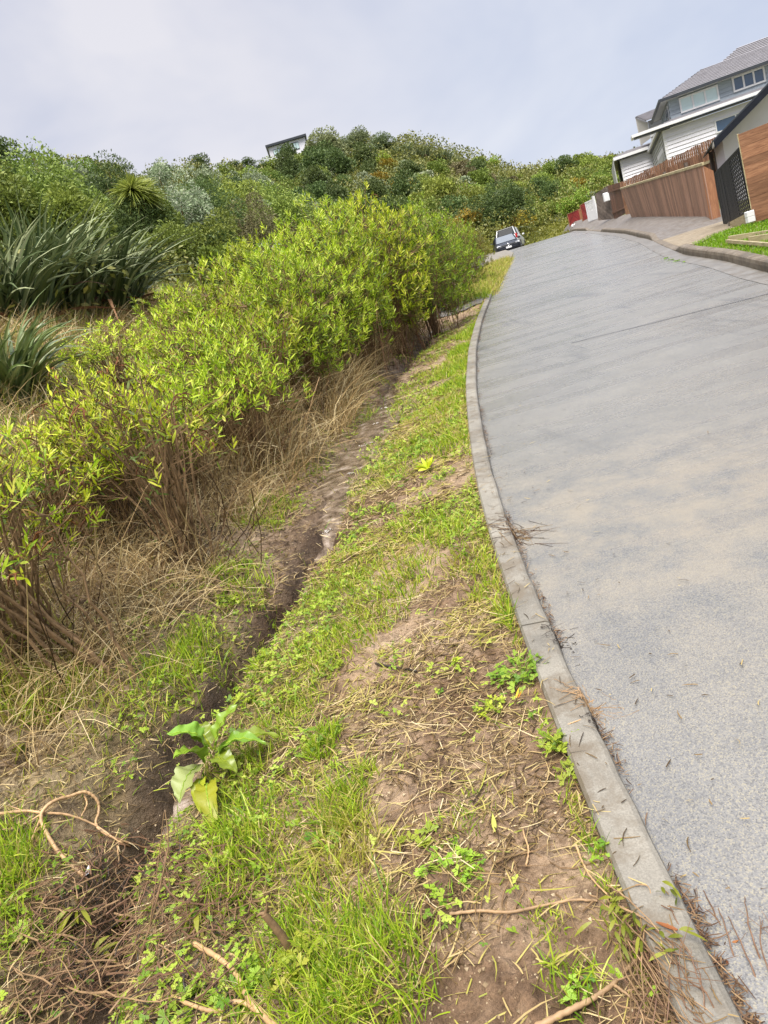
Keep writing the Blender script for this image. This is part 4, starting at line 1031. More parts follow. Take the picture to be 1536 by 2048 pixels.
for i, (u, v) in enumerate([(1145, 452), (1150, 450)]):
    p = at(u, v, 56.5); mb = MB(); mb.box((0, 0, .1), (.17, .17, .2), bev=.05); b_ = mb.build('white_pot', M['white']); b_.location = (p[0], p[1], p[2] - .1); tag(b_, ['left small white pot at the foot of the red chevron fence', 'right small white pot at the foot of the red chevron fence'][i], 'pot', 'white pots')

# ---- timber frame on the lawn
n0, n1, f0 = hit(1455, 490), hit(1526, 497), hit(1471, 481)
dL = norm(n1 - n0); dW = f0 - n0; dW[2] = 0; dW = norm(dW - dL * np.dot(dW, dL)); Wd = .85; Ln = 3.4
o = empty('timber_edging', n0, 'open rectangular frame of pale timber boards lying on the lawn', 'garden frame')
ax = np.array([dL, dW, np.cross(dL, dW)])
for nm, c, sz in [('board', dL * Ln / 2 + dW * Wd, (Ln, .05, .17)), ('board', dL * Ln / 2, (Ln, .05, .06)), ('board', dW * Wd / 2, (.05, Wd - .06, .17)), ('board', dL * 1.25 + dW * Wd / 2, (.06, Wd - .06, .19)), ('board', dL * (Ln - .03) + dW * Wd / 2, (.05, Wd - .06, .17))]:
    mb = MB(); mb.box(n0 + c + np.array([0, 0, .07]), sz, ax, bev=.004); child(mb, nm, M['pine'], o)

# ---- the two-storey house
HU = np.array([.94, -.34, 0]); HU /= np.linalg.norm(HU); HV = np.array([-HU[1], HU[0], 0]); HP = at(1335, 318, 45.); HP[2] = 0
def L3(u, v, z): return HP + HU * u + HV * v + np.array([0, 0, z])
def HF(px, py, dep):
    d = ray(px, py); p = HP + HV * dep; t = (p @ HV) / (d @ HV); q = d * t + np.array([0, 0, EYE]); return (q - p) @ HU, q[2]
house = empty('house', L3(0, 0, 4.), 'two-storey white and blue-grey weatherboard house with a tiled roof', 'house')
def wboards(name, m, u0, v0, u1, v1, z0, z1, pitch=.21, par=None):
    """lapped weatherboards from (u0,v0) to (u1,v1); outside is to the left-hand side seen from above going backwards"""
    a, b = L3(u0, v0, 0), L3(u1, v1, 0); d = norm(b - a); n = np.array([d[1], -d[0], 0]); mb = MB(); z = z0
    while z < z1 - .01:
        zt = min(z + pitch, z1)
        p = [a + [0, 0, z] + n * .05, b + [0, 0, z] + n * .05, b + [0, 0, zt] + n * .004, a + [0, 0, zt] + n * .004, a + [0, 0, z], b + [0, 0, z]]
        mb.add(p, [[0, 1, 2, 3], [4, 5, 1, 0]]); z = zt
    mb.add([a + [0, 0, z0], b + [0, 0, z0], b + [0, 0, z1], a + [0, 0, z1]], [[0, 1, 2, 3]])
    return child(mb, name, m, par or house)
def hbox(mb, u0, u1, v0, v1, z0, z1, m=0): return mb.box(L3((u0 + u1) / 2, (v0 + v1) / 2, (z0 + z1) / 2), (u1 - u0, v1 - v0, z1 - z0), np.array([HU, HV, [0, 0, 1]]), m)
def sub(mb, name, m, par):
    ob = mb.build(name, m); ob.parent = par; return ob
def window(u0, u1, z0, z1, v, n, glass, fr=.09, par=None):
    mb = MB(); hbox(mb, u0, u1, v - .06, v + .02, z1 - fr, z1); hbox(mb, u0, u1, v - .07, v + .02, z0, z0 + fr)
    for i in range(n + 1):
        c = u0 + (u1 - u0 - fr) * i / n; hbox(mb, c, c + fr, v - .058, v + .018, z0 + fr, z1 - fr)
    w_ = child(mb, 'window', M['white'], house)
    for i in range(n):
        c = u0 + (u1 - u0 - fr) * i / n + fr; e_ = u0 + (u1 - u0 - fr) * (i + 1) / n; g = MB(); hbox(g, c, e_, v - .02, v + .01, z0 + fr, z1 - fr); sub(g, 'pane', glass, w_)
def roofp(mb, A, B, C_, D_, n):
    """tiled plane: eave A-B, ridge D-C, laid as overlapping courses"""
    A, B, C_, D_ = [np.asarray(p, float) for p in (A, B, C_, D_)]; nn = norm(np.cross(B - A, D_ - A)); nn = nn if nn[2] > 0 else -nn
    for i in range(n):
        a, b = i / n, (i + 1) / n
        p = [A + (D_ - A) * a + nn * .075, B + (C_ - B) * a + nn * .075, B + (C_ - B) * b + nn * .012, A + (D_ - A) * b + nn * .012, A + (D_ - A) * a, B + (C_ - B) * a]
        mb.add(p, [[0, 1, 2, 3], [4, 5, 1, 0]])
    mb.add([A, B, C_, D_], [[0, 1, 2, 3]])
ZG = HF(1304, 262, -.5)[1]           # height of the lower gutter
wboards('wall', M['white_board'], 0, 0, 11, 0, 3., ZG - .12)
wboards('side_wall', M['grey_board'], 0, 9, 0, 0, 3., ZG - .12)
mb = MB(); hbox(mb, -.035, .13, -.035, .0, 3., ZG - .12); hbox(mb, -.035, .0, .0, .14, 3., ZG - .12); child(mb, 'corner_trim', M['white'], house)
# garage door in the side wall
mb = MB(); hbox(mb, -.06, -.026, .9, 5.2, 3., 7.35); gd = child(mb, 'garage_door', M['white'], house)
mb = MB()
for i in range(10): hbox(mb, -.085, -.062, 1.15, 4.95, 3. + i * .41, 3.37 + i * .41)
sub(mb, 'door_panel', M['grey_board'], gd)
uL, _ = HF(1263, 273, -.5)
mb = MB(); hbox(mb, uL, 11, -.62, -.5, ZG - .02, ZG + .13); hbox(mb, uL, uL + .12, -.5, .5, ZG - .02, ZG + .13); hbox(mb, -.28, -.16, .5, 9.3, ZG - .02, ZG + .13); child(mb, 'gutter', M['white'], house)
mb = MB(); hbox(mb, uL + .12, 11, -.499, .0, ZG - .10, ZG - .03); hbox(mb, -.159, -.0, .0, 9.2, ZG - .10, ZG - .03); child(mb, 'soffit', M['charcoal'], house)
u1_, zb1 = HF(1343, 238, .7); zt1 = HF(1338, 203, .7)[1]; zB = HF(1400, 214, .7)[1]
mb = MB(); mb.prism([L3(uL, -.5, ZG + .06), L3(-.1, -.5, ZG + .06), L3(-.1, .5, ZG + .10), L3(uL, .5, ZG + .10)], [0, 0, .03]); roofp(mb, L3(-.2, -.5, ZG + .10), L3(11, -.5, ZG + .10), L3(11, .9, ZG + .42), L3(u1_ + .2, .9, ZG + .42), 3); roofp(mb, L3(-.2, 9.2, ZG + .10), L3(-.2, -.4, ZG + .10), L3(u1_ + .2, .9, ZG + .42), L3(u1_ + .2, 9.2, ZG + .42), 3); child(mb, 'lower_roof', M['tile'], house)
ue, ze = HF(1324, 200, .2); ZE = ze
wboards('upper_wall', M['blue_board'], u1_, .7, 11, .7, ZG + .2, ZE)
wboards('upper_side_wall', M['blue_board'], u1_, 6, u1_, .7, ZG + .2, ZE)
mb = MB(); hbox(mb, u1_ - .03, u1_ + .05, .67, .7, ZG + .2, ZE); child(mb, 'corner_trim', M['blue_board'], house)
for (a, b, c_, d_), g in ((((1356, 199), (1434, 168), (1440, 199), (1363, 229)), M['glass_blind']), (((1462, 158), (1527, 131), (1532, 162), (1468, 187)), M['glass_sky'])):
    ua = (HF(*a, .7)[0] + HF(*d_, .7)[0]) / 2; ub = (HF(*b, .7)[0] + HF(*c_, .7)[0]) / 2; zt_ = (HF(*a, .7)[1] + HF(*b, .7)[1]) / 2; zb_ = (HF(*d_, .7)[1] + HF(*c_, .7)[1]) / 2
    window(ua, ub, zb_, zt_, .66, 3, g)
window(6.6, 8.6, zb_, zt_, .66, 3, M['glass_sky'])
ua, zt_ = HF(1428, 242, 0); zb_ = HF(1434, 267, 0)[1]; ub = HF(1472, 240, 0)[0]
window(ua, ua + 2 * (ub - ua), zb_, zt_, -.04, 2, M['glass_sky'], .07)
# side windows of the upper floor
mb = MB(); hbox(mb, u1_ - .07, u1_ - .026, 1.1, 2.6, ZG + .45, ZE - .25); wz = child(mb, 'window', M['white'], house)
for i in range(3): g = MB(); hbox(g, u1_ - .085, u1_ - .071, 1.2 + i * .47, 1.56 + i * .47, ZG + .52, ZE - .32); sub(g, 'pane', M['glass_sky'], wz)
# hipped main roof
ur, zr_ = HF(1408, 137, 3.6); ur2, zr2 = HF(1434, 128, 4.4)
ed = ue - .1
mb = MB(); roofp(mb, L3(ed, .15, ZE), L3(12, .15, ZE), L3(12, 3.6, zr_), L3(ur, 3.6, zr_), 11); roofp(mb, L3(ed, 7, ZE), L3(ed, .15, ZE), L3(ur, 3.6, zr_), L3(ur, 3.61, zr_), 14)
roofp(mb, L3(ur2, 3.4, zr_ - .1), L3(12, 3.4, zr_ - .1), L3(12, 4.4, zr2 + .45), L3(ur2 + 1.3, 4.4, zr2 + .45), 6)
mb.add([L3(ed, 7, ZE), L3(12, 7, ZE), L3(12, 3.6, zr_), L3(ur, 3.6, zr_)], [[0, 1, 2, 3]]); child(mb, 'roof', M['tile'], house)
mb = MB(); hbox(mb, ed - .1, 12, .02, .14, ZE - .10, ZE + .05); hbox(mb, ed - .1, ed, .14, 7, ZE - .10, ZE + .05); child(mb, 'fascia', M['charcoal'], house)
mb = MB(); hbox(mb, ed, 12, .14, .67, ZE - .08, ZE - .03); hbox(mb, ed, u1_ - .03, .67, 6.5, ZE - .08, ZE - .03); child(mb, 'eave_soffit', M['grey_board'], house)
# rear wing gable showing left of the main roof
ga, za = HF(1273, 229, 8.); gb, zb = HF(1316, 208, 8.); gc, zc = HF(1291, 246, 8.); gz = HF(1274, 288, 8.)[1]
mb = MB(); roofp(mb, L3(gc - .02, 7.2, zc), L3(gb + 2, 7.2, zc + .1), L3(gb + 2, 9.4, za + .25), L3(ga, 9.4, za + .1), 8)
mb.add([L3(ga - .02, 9.4, za + .1), L3(gc - .02, 7.2, zc), L3(gc - .02, 7.2, zc - .12), L3(ga - .02, 9.4, za - .02)], [[0, 1, 2, 3]]); child(mb, 'rear_roof', M['tile'], house)
mb = MB(); hbox(mb, ga, ga + .12, 9.3, 9.4, gz, za + .05); mb.add([L3(ga + .01, 9.38, gz), L3(gc + .1, 7.5, gz), L3(gc + .1, 7.5, zc - .05), L3(ga + .01, 9.38, za)], [[0, 1, 2, 3]]); child(mb, 'gable_end', M['soffit'], house)
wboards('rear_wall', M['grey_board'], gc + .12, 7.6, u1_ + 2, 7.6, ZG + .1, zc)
# single-storey extension at the left
xa, zx = HF(1240, 320, 9.); xb, _ = HF(1298, 299, 9.); xg, zg_ = HF(1226, 316, 8.7)
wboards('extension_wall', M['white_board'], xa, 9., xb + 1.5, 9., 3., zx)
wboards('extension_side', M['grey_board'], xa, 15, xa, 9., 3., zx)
mb = MB(); hbox(mb, xa - .035, xa + .14, 8.965, 9., 3., zx); child(mb, 'corner_trim', M['white'], house)
mb = MB(); hbox(mb, xg, xb + 1.2, 8.5, 8.64, zx + .02, zx + .2); hbox(mb, xg, xg + .12, 8.64, 15, zx + .02, zx + .2); child(mb, 'gutter', M['white'], house)
mb = MB(); hbox(mb, xg + .12, xb + 1.2, 8.64, 9., zx - .02, zx + .02); hbox(mb, xg + .12, xa, 9., 15, zx - .02, zx + .02); child(mb, 'soffit', M['charcoal'], house)
mb = MB(); roofp(mb, L3(xg, 8.55, zx + .18), L3(xb + 1.4, 8.55, zx + .18), L3(xb + 1.4, 12, zx + .75), L3(xg + 1.2, 12, zx + .75), 8); child(mb, 'extension_roof', M['tile'], house)
mb = MB(); hbox(mb, xg - .06, xg - .0, 8.8, 14., 3.4, zx); child(mb, 'side_screen', M['grey_board'], house)

# ---- house on the crest of the knoll
Dc = 176.
a, b = at(536, 296, Dc), at(609, 274, Dc); zt_ = (a[2] + b[2]) / 2; a[2] = b[2] = zt_
o = empty('crest_house', [a[0], a[1], zt_ - 4], 'small white flat-roofed house half hidden by trees on the crest', 'house')
d_ = norm(b - a); n_ = np.array([-d_[1], d_[0], 0]); ax = np.array([d_, n_, [0, 0, 1]]); c = (a + b) / 2; Lh = np.linalg.norm(b - a)
mb = MB(); mb.box(c + n_ * 4 - [0, 0, 4], (Lh, 8, 8), ax); child(mb, 'wall', M['white_board'], o)
mb = MB(); mb.box(c + n_ * 4 + [0, 0, .25], (Lh + .9, 9.4, .5), ax, bev=.05); child(mb, 'roof', M['charcoal'], o)
for u, v, w_, h_ in ((560, 302, 3.0, 1.1), (592, 292, 1.3, 1.5)):
    q = at(u, v, Dc); p = a + d_ * np.dot(q - a, d_); p[2] = q[2]; mb = MB(); mb.box(p - n_ * .04, (w_, .1, h_), ax)
    wn = child(mb, 'window', M['charcoal'], o); g = MB()
    for s_ in (-.25, .25): g.box(p - n_ * .1 + d_ * s_ * w_, (w_ * .44, .04, h_ * .8), ax)
    ob = g.build('pane', M['glass_blind']); ob.parent = wn

# ---- drain pipe, boulder
ypipe = 16.85; px_, pz_ = stream(16.7)
pp = hit(866, 676)
mb = MB(); ang = np.arange(20) * 2 * np.pi / 20; axd = norm(np.array([.22, 1., .05])); e1_ = norm(np.cross(axd, Z3)); e2_ = np.cross(e1_, axd)
rings = []
for rr_, yy in ((.085, 1.4), (.085, 0), (.068, -.004), (.066, 1.4)): rings.append([axd * yy + (e1_ * math.cos(t_) + e2_ * math.sin(t_)) * rr_ for t_ in np.append(ang, ang[0])])
mb.grid(np.array(rings)[::-1]); mb.add([axd * 1.35 + (e1_ * math.cos(t_) + e2_ * math.sin(t_)) * .066 for t_ in ang], [list(range(20))])
pb = mb.build('drain_pipe', plain('pale_plastic_pipe', (.42, .42, .42), .4, .1, 8)); pb.location = (pp[0], pp[1] - .1, pp[2] + .05); tag(pb, 'small pale drain pipe mouth spilling water into the ditch', 'pipe')
def rock(name, loc, sz, seed, m, label, cat='rock', rz=0.):
    r = np.random.default_rng(seed); nu, nv = 24, 14; t = np.linspace(0, 2 * np.pi, nu + 1); p = np.linspace(0, np.pi, nv)
    T_, P_ = np.meshgrid(t, p, indexing='ij'); D = np.stack([np.cos(T_) * np.sin(P_), np.sin(T_) * np.sin(P_), np.cos(P_)], 2)
    k = .72 + .5 * fbm(D[..., 0] * 1.6 + seed, D[..., 1] * 1.6 + D[..., 2] * 1.1, seed, 4); D = D * k[..., None] * np.array(sz); D[-1] = D[0]
    mb = MB(); mb.grid(D); ob = mb.build(name, m, smooth=True); ob.location = tuple(loc); ob.rotation_euler = (0, 0, rz); return tag(ob, label, cat)
q = hit(670, 803); rock('boulder', q + [0, .1, .02], (.17, .14, .12), 3, M['rock'], 'pale tan boulder at the foot of the tall lime shrubs')
q = hit(112, 1672); 0 and rock('stone', q + [0, .0, -.012], (.14, .10, .035), 8, M['rock_grey'], 'flat dark grey stone under the fallen branch loop')

# ---- parked vehicles
M['car_dark'] = plain('dark_car_paint', (.012, .014, .02), .35, .05, 2, spec=.3, coat=.15)
M['car_white'] = plain('white_car_paint', (.55, .555, .56), .3, .03, 2, coat=.3)
M['car_glass'] = plain('car_glass', (.010, .012, .015), .3, .1, 2, spec=.1)
M['screen'] = plain('sky_toned_windscreen', (.10, .115, .13), .15, .1, 2, spec=.6)  # sky reflection painted into the grey base colour
M['tyre'] = plain('tyre_rubber', (.018, .018, .018), .8, .1, 9)
M['alloy'] = plain('alloy_wheel', (.45, .46, .48), .3, .1, 4, metal=.8)
M['lamp'] = plain('clear_lamp', (.6, .62, .65), .1, .05, 3, spec=1.)
M['red_lamp'] = plain('red_lamp', (.42, .012, .012), .15, .1, 3)
M['chrome'] = plain('chrome', (.75, .75, .77), .15, .03, 3, metal=1.)
def loft(mb, secs, m=0):
    """closed loops skinned along the car, ends capped"""
    G = np.array([np.vstack([s_, s_[:1]]) for s_ in secs]); mb.grid(G, m); k = len(secs[0])
    for s_ in (secs[0], secs[-1][::-1]): mb.add(s_, [list(range(k))], m)
def sect(y, hw, z0, z1, r=.1, taper=.0):
    hw2 = hw - taper; pts = [(-hw * .97, z0), (-hw, z0 + r), (-hw, (z0 + z1) / 2), (-hw2, z1 - r), (-hw2 + r, z1), (0, z1 + .015), (hw2 - r, z1), (hw2, z1 - r), (hw, (z0 + z1) / 2), (hw, z0 + r), (hw * .97, z0)]
    return np.array([[x, y, z] for x, z in pts])
def car(name, label, cat, loc, heading, paint, kind):
    o = empty(name, loc, label, cat, None, heading)
    suv = kind == 'suv'; hw = .92 if suv else .89; up_ = .22 if suv else 0.
    mb = MB(); zb = .22 + up_ * .5
    if not suv: secs = [sect(2.1, .66, .34, .60, .08), sect(2.02, .80, .24, .70, .1), sect(1.8, .87, zb, .78, .1, .04), sect(1.0, hw, zb, .92, .09, .05), sect(.4, hw, zb, .97, .08, .05), sect(-1.5, hw, zb, 1.0, .08, .05), sect(-1.95, .86, zb + .04, .98, .1, .05), sect(-2.08, .74, .36, .86, .1, .05)]
    else: secs = [sect(2.35, .72, .42, .85, .1), sect(2.25, .86, .34, 1.0, .1), sect(1.2, hw, zb, 1.1, .09, .04), sect(-1.9, hw, zb, 1.14, .08, .04), sect(-2.3, .88, zb + .08, 1.14, .1, .04), sect(-2.38, .80, .5, 1.1, .1, .04)]
    loft(mb, secs); child_l(mb, 'body', paint, o)
    mb = MB(); zr = 1.46 + up_ * 1.4; bl = 1.0 + up_ * .55
    def cab(y, hb, ht, z0, z1): return np.array([[-hb, y, z0], [-ht, y, z1 - .04], [-ht + .1, y, z1], [ht - .1, y, z1], [ht, y, z1 - .04], [hb, y, z0]])
    yf = .95 if not suv else 1.1; yb = -1.9 if not suv else -2.28
    loft(mb, [cab(yf, .76, .70, bl - .12, bl - .06), cab(yf - .75, .80, .62, bl - .1, zr - .03), cab(-.5, .82, .64, bl - .1, zr - .005), cab(yb + .35, .80, .61, bl - .1, zr - .04), cab(yb, .76, .66, bl - .1, bl + .1)])
    child_l(mb, 'glasshouse', M['car_glass'], o)
    mb = MB(); loft(mb, [np.array([[-.6, y, z], [-.61, y, z + .03], [.61, y, z + .03], [.6, y, z]]) for y, z in ((yf - .78, zr - .03), (-.5, zr - .0), (yb + .33, zr - .035))])
    for s_ in (-1, 1):   # pillars
        for ya, za, xa_, yb_, zb_, xb_ in ((yf, bl - .07, .74, yf - .76, zr - .02, .625), (-.55, bl - .08, .83, -.5, zr - .01, .65), (yb + .02, bl - .04, .77, yb + .36, zr - .03, .62)):
            mb.tubes(np.array([[s_ * xa_, ya, za], [s_ * xb_, yb_, zb_]]), np.array([.045, .04]), 5)
    child_l(mb, 'roof', paint, o)
    if not suv:
        mb = MB(); e_ = .012; mb.add([[-.70, yf + e_, bl - .05 + e_], [.70, yf + e_, bl - .05 + e_], [.58, yf - .72 + e_, zr - .04 + e_], [-.58, yf - .72 + e_, zr - .04 + e_]], [[0, 1, 2, 3]]); child_l(mb, 'windscreen', M['screen'], o)
        for s_ in (-1, 1): mb = MB(); mb.box((s_ * .66, 1.97, .66), (.3, .12, .12), bev=.03); child_l(mb, 'headlight', M['lamp'], o)
        mb = MB(); mb.box((0, 2.06, .64), (1.0, .06, .07), bev=.01); mb.box((0, 2.10, .40), (1.15, .05, .14), bev=.02); child_l(mb, 'grille', M['black'], o)
        mb = MB(); t_ = np.linspace(0, 2 * np.pi, 17); mb.tubes(np.stack([.075 * np.cos(t_), 0 * t_ + 2.13, .66 + .075 * np.sin(t_)], 1), np.full(17, .012), 6)
        mb.tubes(np.array([[-.045, 2.13, .715], [0, 2.135, .655], [.045, 2.13, .715]]), np.full(3, .009), 5); mb.tubes(np.array([[-.06, 2.13, .68], [-.028, 2.13, .60], [0, 2.135, .65], [.028, 2.13, .60], [.06, 2.13, .68]]), np.full(5, .009), 5); child_l(mb, 'badge', M['chrome'], o)
        mb = MB(); mb.box((0, 2.135, .475), (.40, .02, .13), bev=.005); child_l(mb, 'number_plate', M['white'], o)
    else:
        for s_ in (-1, 1): mb = MB(); mb.box((s_ * .80, -2.33, 1.0), (.16, .12, .34), bev=.03); child_l(mb, 'tail_light', M['red_lamp'], o)
        mb = MB(); mb.box((0, -2.42, .5), (1.6, .1, .16), bev=.03); child_l(mb, 'bumper', M['black'], o)
        mb = MB(); mb.box((0, -2.40, .82), (.40, .02, .13), bev=.005); child_l(mb, 'number_plate', M['white'], o)
    for s_ in (-1, 1):
        mb = MB(); mb.box((s_ * (hw + .09), yf - .35, bl + .04), (.18, .12, .13), bev=.03); child_l(mb, 'mirror', paint, o)
        for y in (1.32, -1.3):
            R_ = .32 + up_ * .22; prof = [(-.11, .55), (-.11, .92), (-.08, 1.), (.08, 1.), (.11, .92), (.11, .55)]
            t_ = np.linspace(0, 2 * np.pi, 25); mb = MB(); mb.grid(np.array([[[s_ * (hw - .09) + a_, y + R_ * k_ * math.cos(q_), R_ + R_ * k_ * math.sin(q_)] for q_ in t_] for a_, k_ in prof])); w_ = child_l(mb, 'wheel', M['tyre'], o)
            mb = MB(); mb.grid(np.array([[[s_ * (hw - .09 + a_), y + R_ * k_ * math.cos(q_), R_ + R_ * k_ * math.sin(q_)] for q_ in t_] for a_, k_ in ((.085, .6), (.095, .56), (.06, .5), (.075, .12), (.085, .02))])); r_ = mb.build('rim', M['alloy']); r_.parent = w_
    return o
def child_l(mb, name, m, o): ob = mb.build(name, m); ob.parent = o; return ob
p = at(1030, 505, 54.); ang_ = math.atan2(p[0], p[1])
car('hatchback', 'dark hatchback parked nose towards the camera at the top of the road', 'car', (p[0], p[1] + 2.1, p[2]), math.pi - ang_ + .10, M['car_dark'], 'hatch')
p = at(1037, 494, 60.)
car('white_vehicle', 'white utility vehicle parked just behind the dark hatchback', 'car', (p[0] + .1, p[1] + 2.3, p[2] - .12), -ang_ - .12, M['car_white'], 'suv')

# ================================================================== THE VERGE
def verge_xy(n, y0, y1, w0, w1, r, p=1.0):
    """points on the verge, denser near the camera"""
    y = y0 + (y1 - y0) * r.random(n) ** p; w_ = r.uniform(w0, w1, n); return kx(y) + w_, y, w_
turfm = lambda x, y: .55 * fbm(x * 1.3, y * 1.3, 31, 4) + .45 * fbm(x * 6., y * 6., 37, 3)
def side_of(d, r): return norm(np.cross(d, Z3 + .8 * rdir(len(d), r=r)))
GPROF = [.75, 1., .75, .06]

bare = lambda y, w_: 1 - .85 * sst(3.1, 2.5, y) * sst(-.85, -.62, w_)
def grass_cover():
    r = np.random.default_rng(3)
    mg = MB(); my = MB()
    def add(mb, x, y, L, W, lean=.5, droop=.5):
        n = len(x); z = H(x, y) - .008; a = r.uniform(0, 6.28, n); t = np.abs(r.normal(0, lean, n)).clip(0, 1.4)
        d = np.c_[np.cos(a) * np.sin(t), np.sin(a) * np.sin(t), np.cos(t)]; out = np.c_[np.cos(a), np.sin(a), 0 * a]
        mb.blades(np.c_[x, y, z], d, side_of(d, r), L, W, out * (droop * .6 * r.random(n))[:, None] - Z3 * (droop * r.random(n))[:, None], GPROF)
    # thin short turf where the noise says so
    for n, y0, y1, Ls, Ws, p in ((75000, 1.2, 6.5, .048, .0034, 1.0), (65000, 5.5, 21, .07, .007, 1.0)):
        x, y, w_ = verge_xy(n, y0, y1, -3.2, -.15, r, p); m = turfm(x, y); s = w_ - wd(y)
        kp = r.random(n) < bare(y, w_) * sst(.46, .58, m) * (1 - .9 * np.exp(-(s / .2) ** 2)) * (.12 + .88 * sst(-1.0, .2, s))
        x, y = x[kp], y[kp]; k2 = r.random(len(x)) < .62
        add(mg, x[k2], y[k2], Ls * r.uniform(.5, 1.8, k2.sum()), Ws, .95); add(my, x[~k2], y[~k2], Ls * r.uniform(.6, 2.0, (~k2).sum()), Ws * 1.1, 1.5)
    # cut grass lying flat in swathes
    n = 42000; x, y, w_ = verge_xy(n, 1.2, 9, -2.2, -.14, r, .95); s = w_ - wd(y); m = fbm(x * 3.3, y * 3.3, 151, 4); kp = r.random(n) < bare(y, w_) * sst(.47, .6, m) * sst(.05, .3, s) * (1 - .75 * sst(3.3, 2.7, y) * sst(1.0, .6, s)); x, y = x[kp], y[kp]; n = len(x)
    a = r.normal(.6, .8, n); t = r.normal(0, .16, n); d = np.c_[np.cos(a) * np.cos(t), np.sin(a) * np.cos(t), np.sin(t)]; my.blades(np.c_[x, y, H(x, y) + .004 + .014 * r.random(n)], d, side_of(d, r), r.uniform(.03, .13, n), .0034 + .0004 * y, np.c_[-d[:, 1], d[:, 0], 0 * a] * r.normal(0, .25, n)[:, None] - Z3 * .08, GPROF)
    # fuller tufts
    for u, v, R, n, L, yf in [(690, 1905, .15, 620, .12, .15), (600, 1850, .10, 260, .12, .2), (770, 1960, .13, 420, .13, .15), (520, 1985, .10, 220, .11, .2), (640, 2010, .13, 450, .13, .15),
                              (680, 1630, .09, 380, .12, .3), (645, 1490, .07, 260, .11, .1), (725, 1565, .06, 140, .10, .4), (690, 1700, .12, 420, .13, .9), (600, 1570, .12, 160, .06, .5),
                              (900, 890, .20, 420, .11, .3), (935, 700, .30, 1300, .13, .05), (925, 735, .35, 1300, .12, .1), (915, 770, .3, 900, .11, .2), (905, 800, .3, 700, .10, .35), (880, 740, .4, 900, .10, .5), (945, 672, .3, 900, .13, .05), (950, 655, .3, 700, .13, .05),
                              (880, 830, .35, 700, .09, .6), (870, 880, .3, 500, .09, .5), (840, 1055, .22, 450, .10, .3), (895, 1065, .18, 420, .12, .3), (700, 1130, .25, 650, .07, .4), (760, 1170, .28, 700, .08, .5), (660, 1190, .2, 500, .07, .3), (820, 1150, .2, 420, .08, .5), (950, 1130, .15, 380, .10, .6),
                              (700, 1260, .22, 600, .07, .35), (650, 1300, .18, 500, .07, .3), (620, 1360, .15, 350, .06, .3), (760, 1230, .2, 380, .07, .4), (980, 1180, .1, 200, .09, .4),
                              (1035, 1245, .06, 130, .12, .1), (1010, 1220, .06, 100, .1, .2), (1222, 1700, .05, 120, .10, .05), (1212, 1660, .035, 60, .10, .1), (1245, 1790, .04, 60, .10, .2), (1150, 1960, .06, 120, .08, .1), (1090, 1850, .05, 90, .05, .1), (890, 1650, .08, 160, .04, .1), (950, 1620, .07, 110, .04, .1),
                              (20, 1720, .11, 300, .14, .2), (10, 1790, .10, 240, .14, .2), (40, 1690, .09, 120, .11, .3), (10, 1860, .08, 120, .11, .4), (60, 1400, .22, 600, .20, .65), (130, 1385, .2, 420, .17, .6), (20, 1330, .3, 800, .26, .75), (240, 1420, .2, 220, .10, .5), (330, 1390, .18, 240, .11, .4), (400, 1300, .16, 380, .14, .2), (360, 1340, .15, 300, .15, .2),
                              (480, 1150, .2, 340, .11, .2), (520, 1040, .22, 420, .10, .4), (545, 1010, .2, 320, .1, .3), (490, 1190, .14, 260, .10, .2), (580, 930, .3, 420, .08, .5), (640, 790, .3, 420, .12, .3), (690, 770, .35, 500, .11, .3), (740, 755, .3, 380, .10, .3), (520, 1330, .1, 150, .08, .2), (470, 1560, .14, 380, .10, .4), (560, 1450, .15, 320, .08, .3), (480, 1650, .12, 330, .12, .1), (470, 1730, .12, 380, .13, .1), (550, 1700, .12, 260, .08, .4)]:
        q = hit(u, v); a = r.uniform(0, 6.28, n); rr = R * np.sqrt(r.random(n)) * (.75 + .5 * r.random(n)); x = q[0] + np.cos(a) * rr; y = q[1] + np.sin(a) * rr * 1.25
        kp = x < kx(y) - .14; x, y = x[kp], y[kp]; k2 = r.random(len(x)) > yf; W = np.clip(.0022 + .0009 * q[1], .0028, .008)
        add(mg, x[k2], y[k2], L * r.uniform(.5, 1.25, k2.sum()), W * r.uniform(.7, 1.3, k2.sum()), .45, .55); add(my, x[~k2], y[~k2], L * r.uniform(.5, 1.25, (~k2).sum()), W * r.uniform(.7, 1.3, (~k2).sum()), .7, .6)
    for k in range(120):   # tufts leaning over the back edge of the kerb
        yy = 1.3 + 17 * r.random() ** 1.4; n = int(r.uniform(8, 34)); y = yy + r.normal(0, .03 + .006 * yy, n); x = kx(y) - .145 - np.abs(r.normal(0, .025, n)); a = r.normal(0, 1.1, n); t = r.uniform(.2, 1.2, n); L = r.uniform(.02, .07 + .003 * yy, n)
        d = np.c_[np.cos(a) * np.sin(t), np.sin(a) * np.sin(t), np.cos(t)]; (mg if k % 3 else my).blades(np.c_[x, y, H(x, y) - .005], d, side_of(d, r), L, .003 + .0004 * yy, -Z3 * .3 + 0 * d, GPROF)
    # rough grass along the kerb beyond the crossing and round the lay-by
    x, y, w_ = verge_xy(9000, 20, 38, -1.0, .12, r); add(my, x, y, r.uniform(.12, .42, len(x)), .014, .5); x, y, w_ = verge_xy(7000, 19, 37, -1.2, .05, r); add(mg, x, y, r.uniform(.1, .36, len(x)), .013, .5)
    n = 26000; x, y, w_ = verge_xy(n, 3.5, 15, -8, -2.7, r); add(my, x[::2], y[::2], r.uniform(.12, .4, n // 2), .008, .6, .6); add(mg, x[1::4], y[1::4], r.uniform(.1, .32, len(x[1::4])), .008, .5, .6)
    tag(mg.build('grass', M['grass']), 'short green grass over the muddy verge', 'grass', None, 'stuff')
